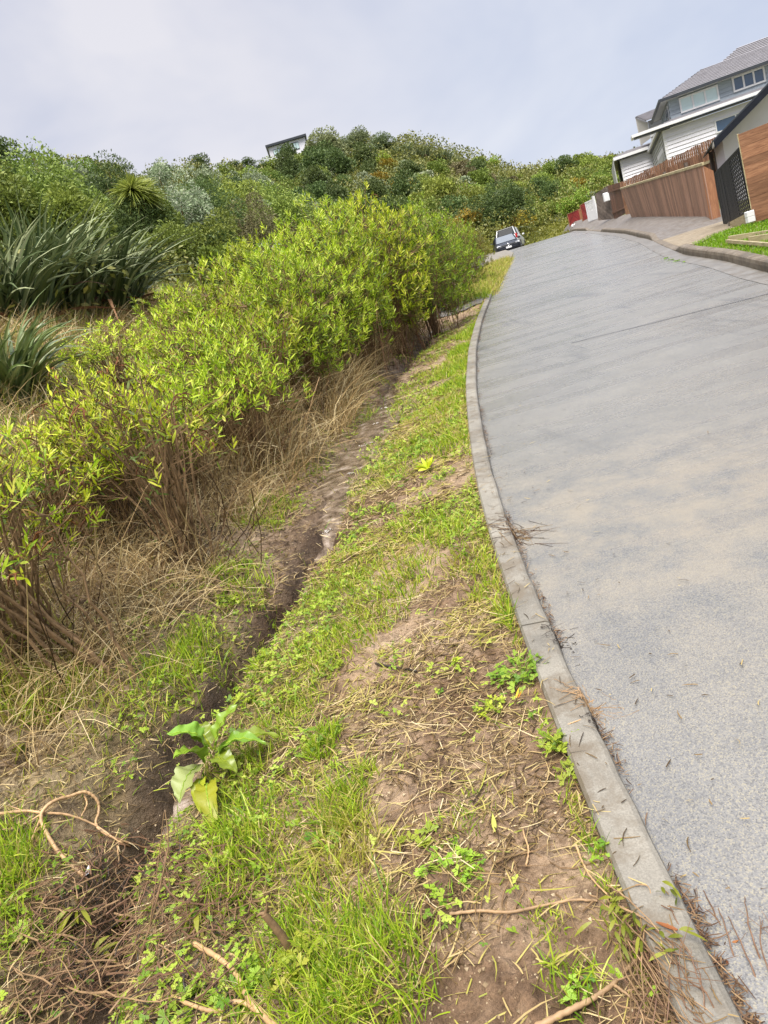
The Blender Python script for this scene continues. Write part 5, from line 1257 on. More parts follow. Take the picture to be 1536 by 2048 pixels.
    tag(my.build('yellow_grass', M['grass_y']), 'yellowing grass mixed through the muddy verge', 'grass', None, 'stuff')
    # lawn at the right
    mb = MB(); n = 60000; y = r.uniform(8, 21.5, n); x = rk(y) + .17 + r.random(n) * 6.5
    lim = np.interp(y, [15.9, 16.3, 17.2, 18.2, 20, 21.4, 22], [.05, .3, 1.3, 2.4, 4.2, 4.3, 9]); kp = (x - rk(y) > np.where(y > 15.9, lim, 0)); x, y = x[kp], y[kp]
    n = len(x); a = r.uniform(0, 6.28, n); t = np.abs(r.normal(0, .5, n)); d = np.c_[np.cos(a) * np.sin(t), np.sin(a) * np.sin(t), np.cos(t)]
    mb.blades(np.c_[x, y, H(x, y) - .01], d, side_of(d, r), r.uniform(.05, .14, n), .013, -Z3 * .3 + 0 * d, [.8, 1, .06])
    for k in range(9):   # weeds in the gutter joint
        yy = r.uniform(14.2, 16.4); m_ = 12; xx = rk(yy) - .36 + r.normal(0, .03, m_) - (yy - 15) * .02; y_ = yy + r.normal(0, .03, m_); a = r.uniform(0, 6.28, m_); d = norm(np.c_[np.cos(a) * .7, np.sin(a) * .7, .6 + 0 * a]); mb.blades(np.c_[xx, y_, zr(y_) + .015], d, side_of(d, r), .04, .012, -Z3 * .3 + 0 * d, [.8, 1, .06])
    tag(mb.build('lawn', M['lawn']), 'bright green lawn behind the right kerb', 'grass', None, 'stuff')
    # yellow-green rough grass at the foot of the hill past the crest
    mb = MB(); n = 26000; az = r.uniform(12, 24, n); d_ = r.uniform(57, 92, n); x, y = d_ * np.sin(np.radians(az)), d_ * np.cos(np.radians(az)); kp = ~((x > rk(np.minimum(y, 70)) + .1) & (y < 66)); x, y = x[kp], y[kp]; n = len(x)
    d = norm(rdir(n, .2, 1, r)); mb.blades(np.c_[x, y, H(x, y) - .05], d, perp(d, r), r.uniform(.3, .9, n), .09, -Z3 * .4 + 0 * d, [.7, 1, .06])
    tag(mb.build('rough_grass', M['yellow_scrub']), 'yellow-green rough grass at the foot of the hill', 'grass', None, 'stuff')
grass_cover()

def litter():
    r = np.random.default_rng(8); mb = MB(); ms = MB(); md = MB()
    def flat(mbx, x, y, L, W, lift=.006, tilt=.12, curl=.25, zz=None):
        n = len(x); z = (H(x, y) if zz is None else zz) + lift * (.3 + r.random(n)); a = r.uniform(0, 6.28, n); t = r.normal(0, tilt, n)
        d = np.c_[np.cos(a) * np.cos(t), np.sin(a) * np.cos(t), np.sin(t)]; sd_ = norm(np.cross(d, Z3 + .5 * rdir(n, r=r)))
        p = np.c_[x, y, z] - d * (L * .5)[:, None] * .8
        mbx.blades(p, d, sd_, L, W, np.c_[-d[:, 1], d[:, 0], 0 * a] * r.normal(0, curl, n)[:, None] - Z3 * .05, [.8, 1., .95, .4])
    for n, y0, y1, lo, hi, W, p in ((52000, 1.15, 4.6, .02, .15, .0026, .9), (30000, 4.2, 9., .04, .22, .0045, 1), (14000, 8.5, 19, .06, .3, .008, 1)):
        x, y, w_ = verge_xy(n, y0, y1, -3.2, -.10, r, p); m = .55 * fbm(x * 2.1, y * 2.1, 51, 4) + .45 * fbm(x * 8, y * 8, 53, 3); tm = turfm(x, y); s = w_ - wd(y)
        kp = r.random(n) < np.maximum(sst(.42, .55, m), .6 * np.maximum(sst(.1, -.3, s), sst(3.2, 2.6, y) * sst(1.0, .6, s))) * (1 - .3 * sst(.5, .62, tm)) * (1 - .75 * np.exp(-(s / .13) ** 2)); x, y = x[kp], y[kp]; L = lo + (hi - lo) * r.random(len(x)) ** 2.2
        k = r.random(len(x)) < .20; flat(ms, x[k], y[k], L[k] * 1.5, W * r.uniform(.7, 1.4, k.sum()), .012); flat(mb, x[~k], y[~k], L[~k], W * r.uniform(.6, 1.7, (~k).sum()), .008)
    # debris washed against the foot of the kerb and scattered over it
    n = 3000; y = 1.1 + 19 * r.random(n) ** 1.7; off = np.abs(r.normal(0, .018, n)); zz = zr(y) + .004 + (fbm((kx(y) + off) * .5, y * .5, 8, 3) - .5) * .02
    kp = r.random(n) < sst(.38, .62, fbm(y * 2.4, 0 * y, 66, 3)); flat(md, (kx(y) + off)[kp], y[kp], r.uniform(.008, .05, kp.sum()), .003, .012, .25, zz=zz[kp])
    n = 260; y = 1.1 + 12 * r.random(n) ** 1.5; off = r.exponential(.35, n) + .03; flat(mb, kx(y) + off, y, r.uniform(.008, .05, n), .004, .008, .2, zz=zr(y) + .006 + (fbm((kx(y) + off) * .5, y * .5, 8, 3) - .5) * .02)
    n = 260; y = 1.1 + 9 * r.random(n) ** 1.3; off = -r.uniform(.02, .15, n); flat(mb, kx(y) + off, y, r.uniform(.01, .08, n), .003, .004, .05, zz=zr(y) + .068)
    tag(md.build('kerb_litter', M['dark_litter']), 'dark wet litter washed along the foot of the kerb', 'litter', None, 'stuff')
    tag(mb.build('plant_litter', M['litter']), 'brown plant litter strewn over the mud', 'litter', None, 'stuff')
    # standing and fallen dead grass under the shrubs
    for n, y0, y1, a0, a1, L0, L1, W in ((15000, 2.9, 8, -2.0, -.45, .2, .55, .0042), (11000, 7, 17, -1.7, -.35, .3, .7, .008)):
        x, y, w_ = verge_xy(n, y0, y1, -3.8, -1.5, r); s = w_ - wd(y); kp = (s > a0) & (s < a1) & (r.random(n) < sst(.34, .55, fbm(x * 1.7, y * 1.7, 71, 3))); x, y = x[kp], y[kp]; n2 = len(x)
        a = r.uniform(0, 6.28, n2); t = np.abs(r.normal(.5, .35, n2)).clip(0, 1.45); d = np.c_[np.cos(a) * np.sin(t), np.sin(a) * np.sin(t), np.cos(t)]; out = np.c_[np.cos(a), np.sin(a), 0 * a]
        ms.blades(np.c_[x, y, H(x, y) - .01], d, side_of(d, r), r.uniform(L0, L1, n2), W, out * .4 - Z3 * r.uniform(.2, .75, n2)[:, None], [.9, 1, .85, .6, .08])
    n = 12000; x, y, w_ = verge_xy(n, 6.5, 22, -3.2, -1.55, r); s = w_ - wd(y); kp = (s < -.32) & (s > -1.5) & (r.random(n) < sst(.32, .5, fbm(x * 2.2, y * 2.2, 73, 3))); x, y = x[kp], y[kp]; n2 = len(x)
    a = r.normal(-.3, 1.2, n2); t = np.abs(r.normal(.3, .25, n2)).clip(0, 1.2); d = np.c_[np.cos(a) * np.sin(t), np.sin(a) * np.sin(t), np.cos(t)]; out = np.c_[np.cos(a), np.sin(a), 0 * a]
    ms.blades(np.c_[x, y, H(x, y) - .01], d, side_of(d, r), r.uniform(.35, .95, n2), .008, out * .35 - Z3 * r.uniform(.2, .7, n2)[:, None], [.9, 1, .85, .6, .08])
    # rough dry grass over the bank between the shrubs and the flax
    n = 30000; x, y, w_ = verge_xy(n, 3.5, 15, -8, -2.8, r); kp = r.random(n) < sst(.18, .5, fbm(x * .9, y * .9, 171, 3)); x, y = x[kp], y[kp]; n2 = len(x)
    a = r.uniform(0, 6.28, n2); t = np.abs(r.normal(.4, .35, n2)).clip(0, 1.4); d = np.c_[np.cos(a) * np.sin(t), np.sin(a) * np.sin(t), np.cos(t)]; out = np.c_[np.cos(a), np.sin(a), 0 * a]
    ms.blades(np.c_[x, y, H(x, y) - .01], d, side_of(d, r), r.uniform(.2, .6, n2), .008, out * .3 - Z3 * r.uniform(.2, .6, n2)[:, None], [.9, 1, .85, .6, .08])
    tag(ms.build('dead_grass', M['straw']), 'pale dead grass and straw under the shrubs and over the mud', 'straw', None, 'stuff')
    # crumbs of soil
    n = 34000; x, y, w_ = verge_xy(n, 1.15, 7, -2.8, -.13, r, .9); kp = r.random(n) < sst(.42, .6, fbm(x * 2.6, y * 2.6, 91, 3)); x, y = x[kp], y[kp]; n = len(x)
    oc = np.array([[1, 0, 0], [0, 1, 0], [-1, 0, 0], [0, -1, 0], [0, 0, .8], [0, 0, -.8]]) ; of = [[0, 1, 4], [1, 2, 4], [2, 3, 4], [3, 0, 4], [1, 0, 5], [2, 1, 5], [3, 2, 5], [0, 3, 5]]
    X_ = rdir(n, r=r); Y_ = perp(X_, r); Zv = np.cross(X_, Y_); mb = MB(); mb.scatter(oc, of, np.c_[x, y, H(x, y)], X_, Y_ * r.uniform(.6, 1, (n, 1)), Zv, np.minimum(r.exponential(.0028, n) + .0015, .008))
    tag(mb.build('soil_crumbs', M['crumb']), 'crumbs of wet soil on the verge', 'soil', None, 'stuff')
M['dark_litter'] = leafmat('dark_litter', [(.03, .017, .01), (.09, .05, .025), (.17, .10, .05), (.30, .20, .10)], 0, rough=.6, spec=.2)
M['crumb'] = leafmat('soil_crumb', [(.12, .07, .04), (.28, .19, .115), (.44, .33, .22)], 0, rough=.7)
litter()

# ---- lobed buttercup leaves: three toothed leaflets on a template
def lobed():
    v = [(0, 0, 0)]; f = []
    for a in (-1.25, 0, 1.25):
        c, s = math.cos(a), math.sin(a); k = len(v)
        for x, y, z in [(.25, -.12, .02), (.62, -.34, .05), (.66, -.17, .03), (.92, -.16, .0), (.88, 0, .04), (.92, .16, .0), (.66, .17, .03), (.62, .34, .05), (.25, .12, .02)]: v.append((x * c - y * s, x * s + y * c, z))
        for i in range(8): f.append((0, k + i, k + i + 1))
    return v, f
LV, LF = lobed()
def leaves_on(mb, pos, r, sc, tilt=.45):
    n = len(pos); nz = norm(np.c_[r.normal(0, tilt, (n, 2)), np.ones(n)]); X_ = norm(np.cross(nz, rdir(n, r=r))); Y_ = np.cross(nz, X_); mb.scatter(LV, LF, pos, X_, Y_, nz, sc)
def ground_weeds():
    r = np.random.default_rng(14); mb = MB()
    for n, y0, y1, sc in ((26000, 1.2, 5.5, .017), (18000, 5, 16, .026)):
        x, y, w_ = verge_xy(n, y0, y1, -3.0, -.14, r); s = w_ - wd(y); m = fbm(x * 1.9, y * 1.9, 123, 4) * .3 + fbm(x * 7, y * 7, 125, 3) * .3 + turfm(x, y) * .4
        kp = r.random(n) < bare(y, w_) * sst(.48, .56, m) * (1 - np.exp(-(s / .16) ** 2)) * (.25 + .75 * sst(-.9, .1, s)); x, y = x[kp], y[kp]; leaves_on(mb, np.c_[x, y, H(x, y) + r.uniform(.006, .05, len(x))], r, sc * r.uniform(.5, 1.4, len(x)))
    tag(mb.build('creeping_weeds', M['weed']), 'creeping small-leaved weeds spread over the verge', 'weeds', None, 'stuff')
ground_weeds()
def clump(u, v, R, n, sc, hgt, label, seed):
    r = np.random.default_rng(seed); q = hit(u, v); o = empty('buttercup_clump', q, label, 'weed', 'lobed green weeds on the verge')
    a = r.uniform(0, 6.28, n); rr = R * np.sqrt(r.random(n)); p = np.c_[np.cos(a) * rr, np.sin(a) * rr, hgt * (.35 + .65 * r.random(n)) * (1.1 - .5 * rr / R)]
    p[:, 2] += H(q[0] + p[:, 0], q[1] + p[:, 1]) - q[2]
    mb = MB(); leaves_on(mb, p, r, sc * r.uniform(.6, 1.25, n), .4); ob = mb.build('leaves', M['weed']); ob.parent = o
    t = np.linspace(0, 1, 4)[None, :, None]; b0 = p * np.array([.3, .3, 0]) - [0, 0, .01]; mb = MB(); mb.tubes(b0[:, None] * (1 - t) + p[:, None] * t + np.array([0, 0, .012]) * np.sin(t * 3.14), np.full((n, 4), .0011), 3); ob = mb.build('stems', M['weed']); ob.parent = o
for i, a in enumerate([(1042, 1350, .11, 60, .026, .06, 'largest lobed weed clump hanging over the kerb edge by the orange leaf'), (985, 1425, .06, 22, .022, .05, 'lobed weed clump just left below the largest one at the kerb'), (1128, 1500, .07, 30, .024, .05, 'lobed weed clump on the kerb edge by the straw bundle'), (1145, 1550, .05, 16, .022, .04, 'small lobed weed on the kerb edge below the straw bundle'),
    (1218, 1722, .05, 16, .02, .05, 'small lobed weed among grass on the kerb edge, beside the black twig'), (900, 1745, .10, 44, .022, .04, 'lobed weed clump in bare mud right of the big grass tuft'), (835, 1690, .05, 8, .03, .03, 'single broad lobed weed in bare mud below the yellow leaf'), (620, 1290, .10, 48, .02, .04, 'lobed weed clump on the lip of the gully'), (650, 1345, .10, 48, .02, .04, 'lobed weed clump under the gully lip, above the grey-brown twig'),
    (525, 1310, .06, 26, .02, .04, 'lobed weed clump sunk in the gully'), (500, 1400, .07, 30, .02, .04, 'lobed weed clump between the gully and the dock plant'), (480, 1985, .09, 34, .026, .05, 'lobed weed clump at the bottom edge by the orange branch'), (380, 2030, .08, 30, .026, .05, 'lobed weed clump at the bottom edge left of the orange branch'), (600, 1940, .10, 40, .026, .06, 'lobed weed clump in the big grass tuft at the bottom'),
    (830, 905, .22, 60, .03, .08, 'lobed weed clump beside the stream wash, upper verge'), (640, 1710, .06, 14, .026, .05, 'lobed weed left of the flattened yellow grass'), (455, 1205, .07, 22, .022, .04, 'lobed weed on the left ditch bank below the fan stemmed shrub'), (1140, 1975, .05, 16, .018, .03, 'lobed weed at the bottom edge among the mud near the kerb'), (60, 1870, .06, 14, .024, .03, 'lobed weed at the left edge near the bottom twigs')]): clump(*a, 200 + i)

# ---- the dock plant
def dockleaf(name, o, b, tip, W, m, up=.06, droop=.08, wave=.010, seed=0, yaw=0.):
    b = np.asarray(b, float); tip = np.asarray(tip, float); L = np.linalg.norm(tip - b); d = (tip - b) / L; sd_ = norm(np.cross(d, Z3) + yaw * Z3); nn = np.cross(sd_, d); r = np.random.default_rng(seed)
    t = np.linspace(0, 1, 22); s_ = np.linspace(-1, 1, 11); prof = np.interp(t, [0, .10, .16, .28, .5, .75, .92, 1], [.05, .06, .55, .92, 1, .78, .4, .03])
    G = []
    for i, tt in enumerate(t):
        c = b + d * L * tt + nn * (up * math.sin(math.pi * tt) - droop * tt ** 2 * .5)
        edge = 1 + .05 * math.sin(i * 2.1 + seed) + .04 * r.normal()
        G.append([c + sd_ * s * W / 2 * prof[i] * edge + nn * (.16 * W * s * s * prof[i] + wave * abs(s) * math.sin(tt * 21 + seed * 1.7 + 2 * s) - .02 * W * math.exp(-(s / .12) ** 2) + .0035 * math.sin(tt * 40) * (1 - abs(s))) for s in s_])
    mb = MB(); mb.grid(np.array(G)); lf = mb.build(name, m, smooth=True); lf.parent = o; lf.matrix_parent_inverse = Matrix.Translation(-o.location)
    mb = MB(); mid = np.array([g[5] for g in G]); mb.tubes(mid + nn * .0015, np.linspace(.0042, .001, 22), 5); v_ = mb.build('midrib', M['weed']); v_.parent = lf
    return lf
q = hit(425, 1535, .05); yq = q[1]; bpt = at(424, 1515, yq)
dk = empty('dock_plant', bpt, 'broad-leaved dock plant with one pale and one yellowing leaf beside the muddy hole', 'weed')
dock_c = leafmat('dock_leaf_veined', [(.10, .26, .05), (.16, .33, .06)], .3, rough=.28, spec=.5)
for i, (u, v, dy, W, mk, up_, dr, bu, bv) in enumerate([(338, 1462, -.02, .125, 'dock', .05, .03, 415, 1510), (352, 1500, -.10, .10, 'dock', .03, .06, 410, 1525), (478, 1408, .06, .085, 'dock', .03, .0, 430, 1500), (384, 1452, .12, .09, 'dock', .04, .03, 425, 1500), (530, 1482, -.03, .075, 'dock', .05, .02, 430, 1515), (556, 1462, .08, .085, 'dock', .03, .05, 440, 1500), (352, 1592, -.16, .12, 'dock_pale', .03, .06, 405, 1530), (470, 1535, -.10, .085, 'dock', .03, .05, 425, 1520), (425, 1645, -.24, .085, 'dock_yellow', .06, .05, 420, 1570), (398, 1618, -.20, .06, 'dock_yellow', .05, .05, 412, 1560)]):
    tp_ = at(u, v, yq + dy); tp_ = tp_ if tp_[2] > H(tp_[0], tp_[1]) + .03 else hit(u, v, .04); bp_ = at(bu, bv, yq); bp_ = bp_ if bp_[2] > H(bp_[0], bp_[1]) + .01 else hit(bu, bv, .03)
    lf = dockleaf('leaf', dk, bp_, tp_, W, M[mk], up_, dr, .008, i)
    if mk != 'dock': lf['label'] = 'pale spotted leaf' if mk == 'dock_pale' else 'yellowing drooping leaf'

# ---- sticks, branches and stalks
def spline(P, n=40):
    P = np.asarray(P, float); t = np.linspace(0, len(P) - 1, n); i = np.clip(t.astype(int), 0, len(P) - 2); f = (t - i)[:, None]
    p0 = P[np.clip(i - 1, 0, None)]; p1 = P[i]; p2 = P[i + 1]; p3 = P[np.clip(i + 2, None, len(P) - 1)]
    return .5 * (2 * p1 + (p2 - p0) * f + (2 * p0 - 5 * p1 + 4 * p2 - p3) * f ** 2 + (-p0 + 3 * p1 - 3 * p2 + p3) * f ** 3)
def pts(px, lift):
    lift = np.broadcast_to(lift, (len(px),)); return np.array([hit(u, v, l) for (u, v), l in zip(px, lift)])
def stick(mb, px, r0, r1, lift=.012, m=0, n=None, wob=.0012):
    P = spline(pts(px, lift), n or 10 * len(px)); P = P + np.random.default_rng(len(px)).normal(0, wob * .35, P.shape)
    mb.tubes(P, np.linspace(r0, r1, len(P)) * (1 + .12 * np.sin(np.arange(len(P)) * 1.7)), 8, m, cap=True)
def stickthing(name, label, cat, px, r0, r1, m, lift=.012, group=None, extra=()):
    mb = MB(); stick(mb, px, r0, r1, lift); [stick(mb, *e) for e in extra]; p = hit(*px[0]); return tag(mb.build(name, m, loc=p, smooth=True), label, cat, group)
GS = 'sticks washed onto the verge'
stickthing('fallen_branch', 'peeled looping branch lying over the mud at lower left', 'branch', [(168, 1752), (121, 1709), (90, 1660), (83, 1628), (105, 1604), (141, 1592), (172, 1584), (194, 1600), (198, 1622), (192, 1648), (212, 1668), (252, 1684), (300, 1698)], .0085, .004, M['branch'], [.012, .02, .03, .045, .06, .07, .075, .07, .05, .03, .02, .02, .015], GS,
           extra=[([(168, 1590), (174, 1608), (163, 1632)], .004, .003, .06), ([(83, 1630), (60, 1690), (36, 1780)], .003, .001, .03)])
stickthing('fallen_branch', 'long straight pale branch entering from the left edge under the looping one', 'branch', [(-30, 1632), (48, 1622), (85, 1626), (133, 1629), (190, 1650), (242, 1685), (290, 1700), (335, 1708)], .0065, .002, M['branch'], [.03, .03, .03, .03, .03, .025, .02, .02], GS,
           extra=[([(85, 1626), (40, 1652), (-20, 1662)], .004, .002, .03), ([(48, 1622), (20, 1612)], .003, .0015, .03), ([(242, 1685), (270, 1720), (300, 1752), (345, 1755)], .003, .001, .015), ([(235, 1690), (238, 1730), (232, 1745), (262, 1800), (285, 1840)], .0035, .002, .02)])
stickthing('broken_branch', 'pale brown branch running down to the bottom edge through the grass', 'branch', [(388, 1887), (436, 1915), (472, 1947), (497, 1996), (548, 2055)], .008, .0075, M['branch'], .03, GS)
stickthing('broken_branch', 'orange brown curved branch at the bottom edge', 'branch', [(345, 1992), (388, 2012), (436, 2022), (464, 2004), (500, 2012), (560, 2060)], .005, .007, M['orange_stick'] if 'orange_stick' in M else M['branch'], .025, GS)
def standing(name, label, cat, px, y0, dy, r0, r1, m, extra=()):
    P = spline(np.array([at(u, v, y0 + dy * i) for i, (u, v) in enumerate(px)]), 10 * len(px)); mb = MB(); mb.tubes(P, np.linspace(r0, r1, len(P)), 8, cap=True)
    for e, a, b in extra: mb.tubes(spline(np.array([at(u, v, y0 + dy * k) for u, v, k in e]), 20), np.linspace(a, b, 20), 6)
    return tag(mb.build(name, m, loc=P[0], smooth=True), label, cat, GS)
y0 = hit(240, 2010)[1]
standing('tall_weed', 'tall thin brown stem standing up from the bottom edge before the muddy hole', 'stem', [(226, 2060), (258, 1980), (275, 1935), (299, 1855), (319, 1778), (336, 1690), (330, 1620)], y0 - .06, .022, .0050, .0015, M['twig'], extra=[([(299, 1855, 3), (312, 1760, 3.5), (328, 1625, 4)], .002, .001), ([(275, 1935, 2), (290, 1880, 2.2), (330, 1800, 3)], .002, .001)])
standing('fallen_twig', 'reddish twig slanting up to the right across the gully debris', 'stem', [(278, 1945), (310, 1930), (343, 1908), (388, 1880), (436, 1830), (470, 1808), (505, 1798)], y0 + .0, .03, .0036, .001, M['twig_red'], extra=[([(388, 1880, 3), (410, 1848, 3.4), (470, 1790, 4)], .0015, .0008)])
standing('stalk', 'splintered woody stump with a torn pale top in the grass', 'stump', [(590, 1912), (562, 1870), (545, 1848), (528, 1828)], hit(590, 1905)[1], .0, .012, .010, M['bark'], extra=[([(530, 1830, 0), (534, 1812, 0), (531, 1797, 0)], .006, .001), ([(528, 1828, 0), (520, 1828, 0), (513, 1834, 0)], .006, .002)])
stickthing('dead_stick', 'dark grey wet stick lying across the middle of the verge', 'stick', [(752, 1327), (775, 1332), (800, 1336), (833, 1342)], .006, .004, M['twig_dark'], .012, GS)
stickthing('dead_stick', 'long straight brown stick lying across the bare mud near the bottom right', 'stick', [(900, 1828), (960, 1822), (1020, 1824), (1090, 1810), (1150, 1800), (1195, 1802)], .0045, .003, M['twig'], .012, GS)
stickthing('dead_stick', 'forked pale stick at the bottom edge reaching up to the twig bundle', 'stick', [(1060, 2060), (1120, 2030), (1180, 2000), (1225, 1968), (1270, 1920)], .008, .004, M['twig'], .02, GS, extra=[([(1225, 1968), (1250, 1985), (1275, 2005)], .004, .002, .02)])
stickthing('dead_stick', 'yellow straw stalk lying upright in the bare mud', 'stalk', [(1052, 1732), (1057, 1700), (1048, 1668), (1046, 1655)], .003, .002, M['straw_stick'] if 'straw_stick' in M else M['branch'], .01, GS)
stickthing('dead_stick', 'pale straw stalk slanting down to the kerb in bare mud', 'stalk', [(1152, 1690), (1165, 1725), (1185, 1758), (1225, 1800)], .0035, .002, M['branch'], .014, GS)
stickthing('dead_stick', 'thin straw lying over the kerb beside the straw bundle', 'stalk', [(1120, 1455), (1165, 1438), (1215, 1420)], .0022, .0015, M['branch'], .03, GS)

# straw bundle caught on the kerb foot
def bundle(name, label, u, v, spread, n, L, m, lift, seed, dirs=None, up_=.3):
    r = np.random.default_rng(seed); q = hit(u, v, lift); mb = MB(); t = np.linspace(0, 1, 6)[None, :, None]
    a = r.uniform(0, 6.28, n) if dirs is None else r.normal(r.choice(dirs, n), .28); d = np.c_[np.cos(a), np.sin(a), np.abs(r.normal(0, up_, n)) * .5]; Ls = L * r.uniform(.15, 1., n) ** 1.3
    p0 = q + r.normal(0, spread * 1.6, (n, 3)) * [1, 1.6, .3] - np.c_[d[:, :2] * (Ls * r.random(n))[:, None], 0 * Ls]; P = p0[:, None] + d[:, None] * (Ls[:, None, None] * t) - Z3 * (.35 * Ls[:, None, None] * t ** 2) + r.normal(0, .003, (n, 6, 3)); P[..., 2] = np.maximum(P[..., 2], zr(P[..., 1]) + .004 + np.where(P[..., 0] < kx(P[..., 1]), .066, 0))
    mb.tubes(P, np.linspace(.0015, .0007, 6)[None] * r.uniform(.6, 1.5, (n, 1)), 4); return tag(mb.build(name, m, loc=q), label, 'straw bundle' if m != M['twig_dark'] else 'debris')
bundle('straw_bundle', 'bundle of straw and twigs caught on the kerb foot below the lobed weeds', 1188, 1448, .018, 46, .17, M['twig'], .02, 1, [2.3, 3.2, -.9, 2.0])
bundle('debris_tuft', 'dark wet tuft of leaves at the kerb foot under the straw bundle', 1212, 1500, .012, 30, .05, M['twig_dark'], .015, 2)
bundle('straw_bundle', 'flat bundle of brown straw on the kerb foot halfway up the road edge', 1040, 1092, .035, 60, .24, M['litter'], .02, 3, [2.0, -.6, .1, -1.2])
bundle('debris_tuft', 'small dark tuft on the kerb foot at the first kerb joint', 1130, 1320, .02, 30, .07, M['twig_dark'], .015, 4)

# black twig with a few green leaves on the road edge
o = empty('black_twig', hit(1278, 1640), 'black forked twig with small green leaves standing on the road by the kerb', 'twig')
y1 = hit(1272, 1640)[1]; mb = MB()
for P in ([(1272, 1632), (1277, 1610), (1279, 1590)], [(1270, 1636), (1290, 1630), (1308, 1618), (1311, 1614)]): mb.tubes(spline(np.array([at(u, v, y1 + .01) for u, v in P]), 14), np.linspace(.0035, .0026, 14), 6, cap=True)
child(mb, 'twig', M['twig_dark'], o)
r = np.random.default_rng(3); mb = MB(); c = np.array([at(u, v, y1) for u, v in ((1275, 1640), (1285, 1645), (1290, 1655), (1280, 1660), (1297, 1675), (1282, 1650), (1288, 1665))]); d = norm(rdir(7, -.1, .5, r)); mb.blades(c, d, perp(d, r), .035, .011, -Z3 * .3 + 0 * d, LANCE); child(mb, 'leaves', M['weed'], o)
# clod with a sprout on the road
q = hit(1484, 1852); o = empty('soil_clod', q + [0, 0, .0], 'round brown soil clod with a tiny green sprout lying on the road', 'clod')
rk_ = rock('clod', (0, 0, .014), (.022, .022, .019), 5, M['twig'], None, None); rk_.parent = o
r = np.random.default_rng(4); mb = MB(); n = 9; d = norm(rdir(n, .3, 1, r)); p = np.tile([.006, .01, .028], (n, 1)) + d * .01; leaves_on(mb, p + [0, 0, .008], r, .008, .8); ob = mb.build('sprout', M['weed']); ob.parent = o
# fallen leaves
def fallen(name, label, u, v, tipu, tipv, W, m, lift=.012):
    a, b = hit(u, v, lift), hit(tipu, tipv, lift + .006); L = np.linalg.norm(b - a); d = ((b - a) / L)[None]; sd_ = norm(np.cross(d, Z3)); mb = MB()
    mb.blades(a[None], d, sd_, L, W, np.array([[0, 0, .12]]), [.15, .6, .95, 1, .8, .5, .06]); return tag(mb.build(name, m, loc=a), label, 'leaf')
fallen('fallen_leaf', 'bright yellow leaf lying on the bare mud', 990, 1664, 986, 1630, .014, M['yellow_leaf'])
fallen('fallen_leaf', 'left of two orange leaves below the largest kerb weed', 1032, 1396, 1038, 1378, .008, M['orange_leaf'], .05); fallen('fallen_leaf', 'right of two orange leaves below the largest kerb weed', 1036, 1396, 1044, 1382, .007, M['orange_leaf'], .05)
q = hit(907, 1328); r = np.random.default_rng(6); mb = MB(); n = 10; d = norm(rdir(n, .1, .9, r)); mb.blades(np.tile(q + [0, 0, .01], (n, 1)), d, side_of(d, r), .05 * r.uniform(.6, 1.1, n), .011, -Z3 * .2 + 0 * d, LANCE); tag(mb.build('seedling', M['hebe'], loc=q), 'small yellow-green seedling in the middle of the verge', 'seedling')
q = hit(857, 945); mb = MB(); n = 16; d = norm(rdir(n, .3, 1, r)); mb.blades(np.tile(q, (n, 1)) + [0, 0, .03], d, side_of(d, r), .13, .03, -Z3 * .2 + 0 * d, LANCE); tag(mb.build('seedling', M['hebe'], loc=q), 'upright pale seedling beside the stream wash', 'seedling')
q = hit(170, 1760); mb = MB(); mb.add([[0, 0, 0], [.022, .004, .008], [.02, .03, .026], [.004, .03, .01], [.012, .014, .016]], [[0, 1, 4], [1, 2, 4], [2, 3, 4], [3, 0, 4]]); b_ = mb.build('paper_scrap', M['white']); b_.location = tuple(q + [0, 0, .012]); tag(b_, 'crumpled white scrap at the end of the looping branch', 'scrap')

# wilted leaf sprays and brush in the lower left corner
def spray(name, label, u, v, n, L, m, seed, lift=.03):
    r = np.random.default_rng(seed); q = hit(u, v, lift); a0 = r.uniform(0, 6.28); d = norm(np.c_[np.cos(a0 + r.normal(0, .7, n)), np.sin(a0 + r.normal(0, .7, n)), r.normal(.1, .35, n)]); mb = MB()
    mb.blades(q + r.normal(0, .012, (n, 3)), d, side_of(d, r), L * r.uniform(.6, 1.1, n), L * .2, -Z3 * .45 + 0 * d, LANCE); return tag(mb.build(name, m, loc=q), label, 'leaves', 'wilted leaf sprays')
for i, (u, v, lb) in enumerate([(150, 1820, 'wilted willow-like leaf spray beside the white scrap'), (190, 1905, 'wilted leaf spray low in the brush, nearest the bottom left'), (395, 1830, 'wilted leaf spray between the red twig and the grass'), (50, 1490, 'wilted leaf spray at the left edge above the branches'), (230, 1850, 'wilted leaf spray beside the foot of the tall stem'), (140, 1830, 'wilted leaf spray just below the one by the scrap')]): spray('leaf_spray', lb, u, v, 9, .085, M['hebe_olive'], 40 + i)
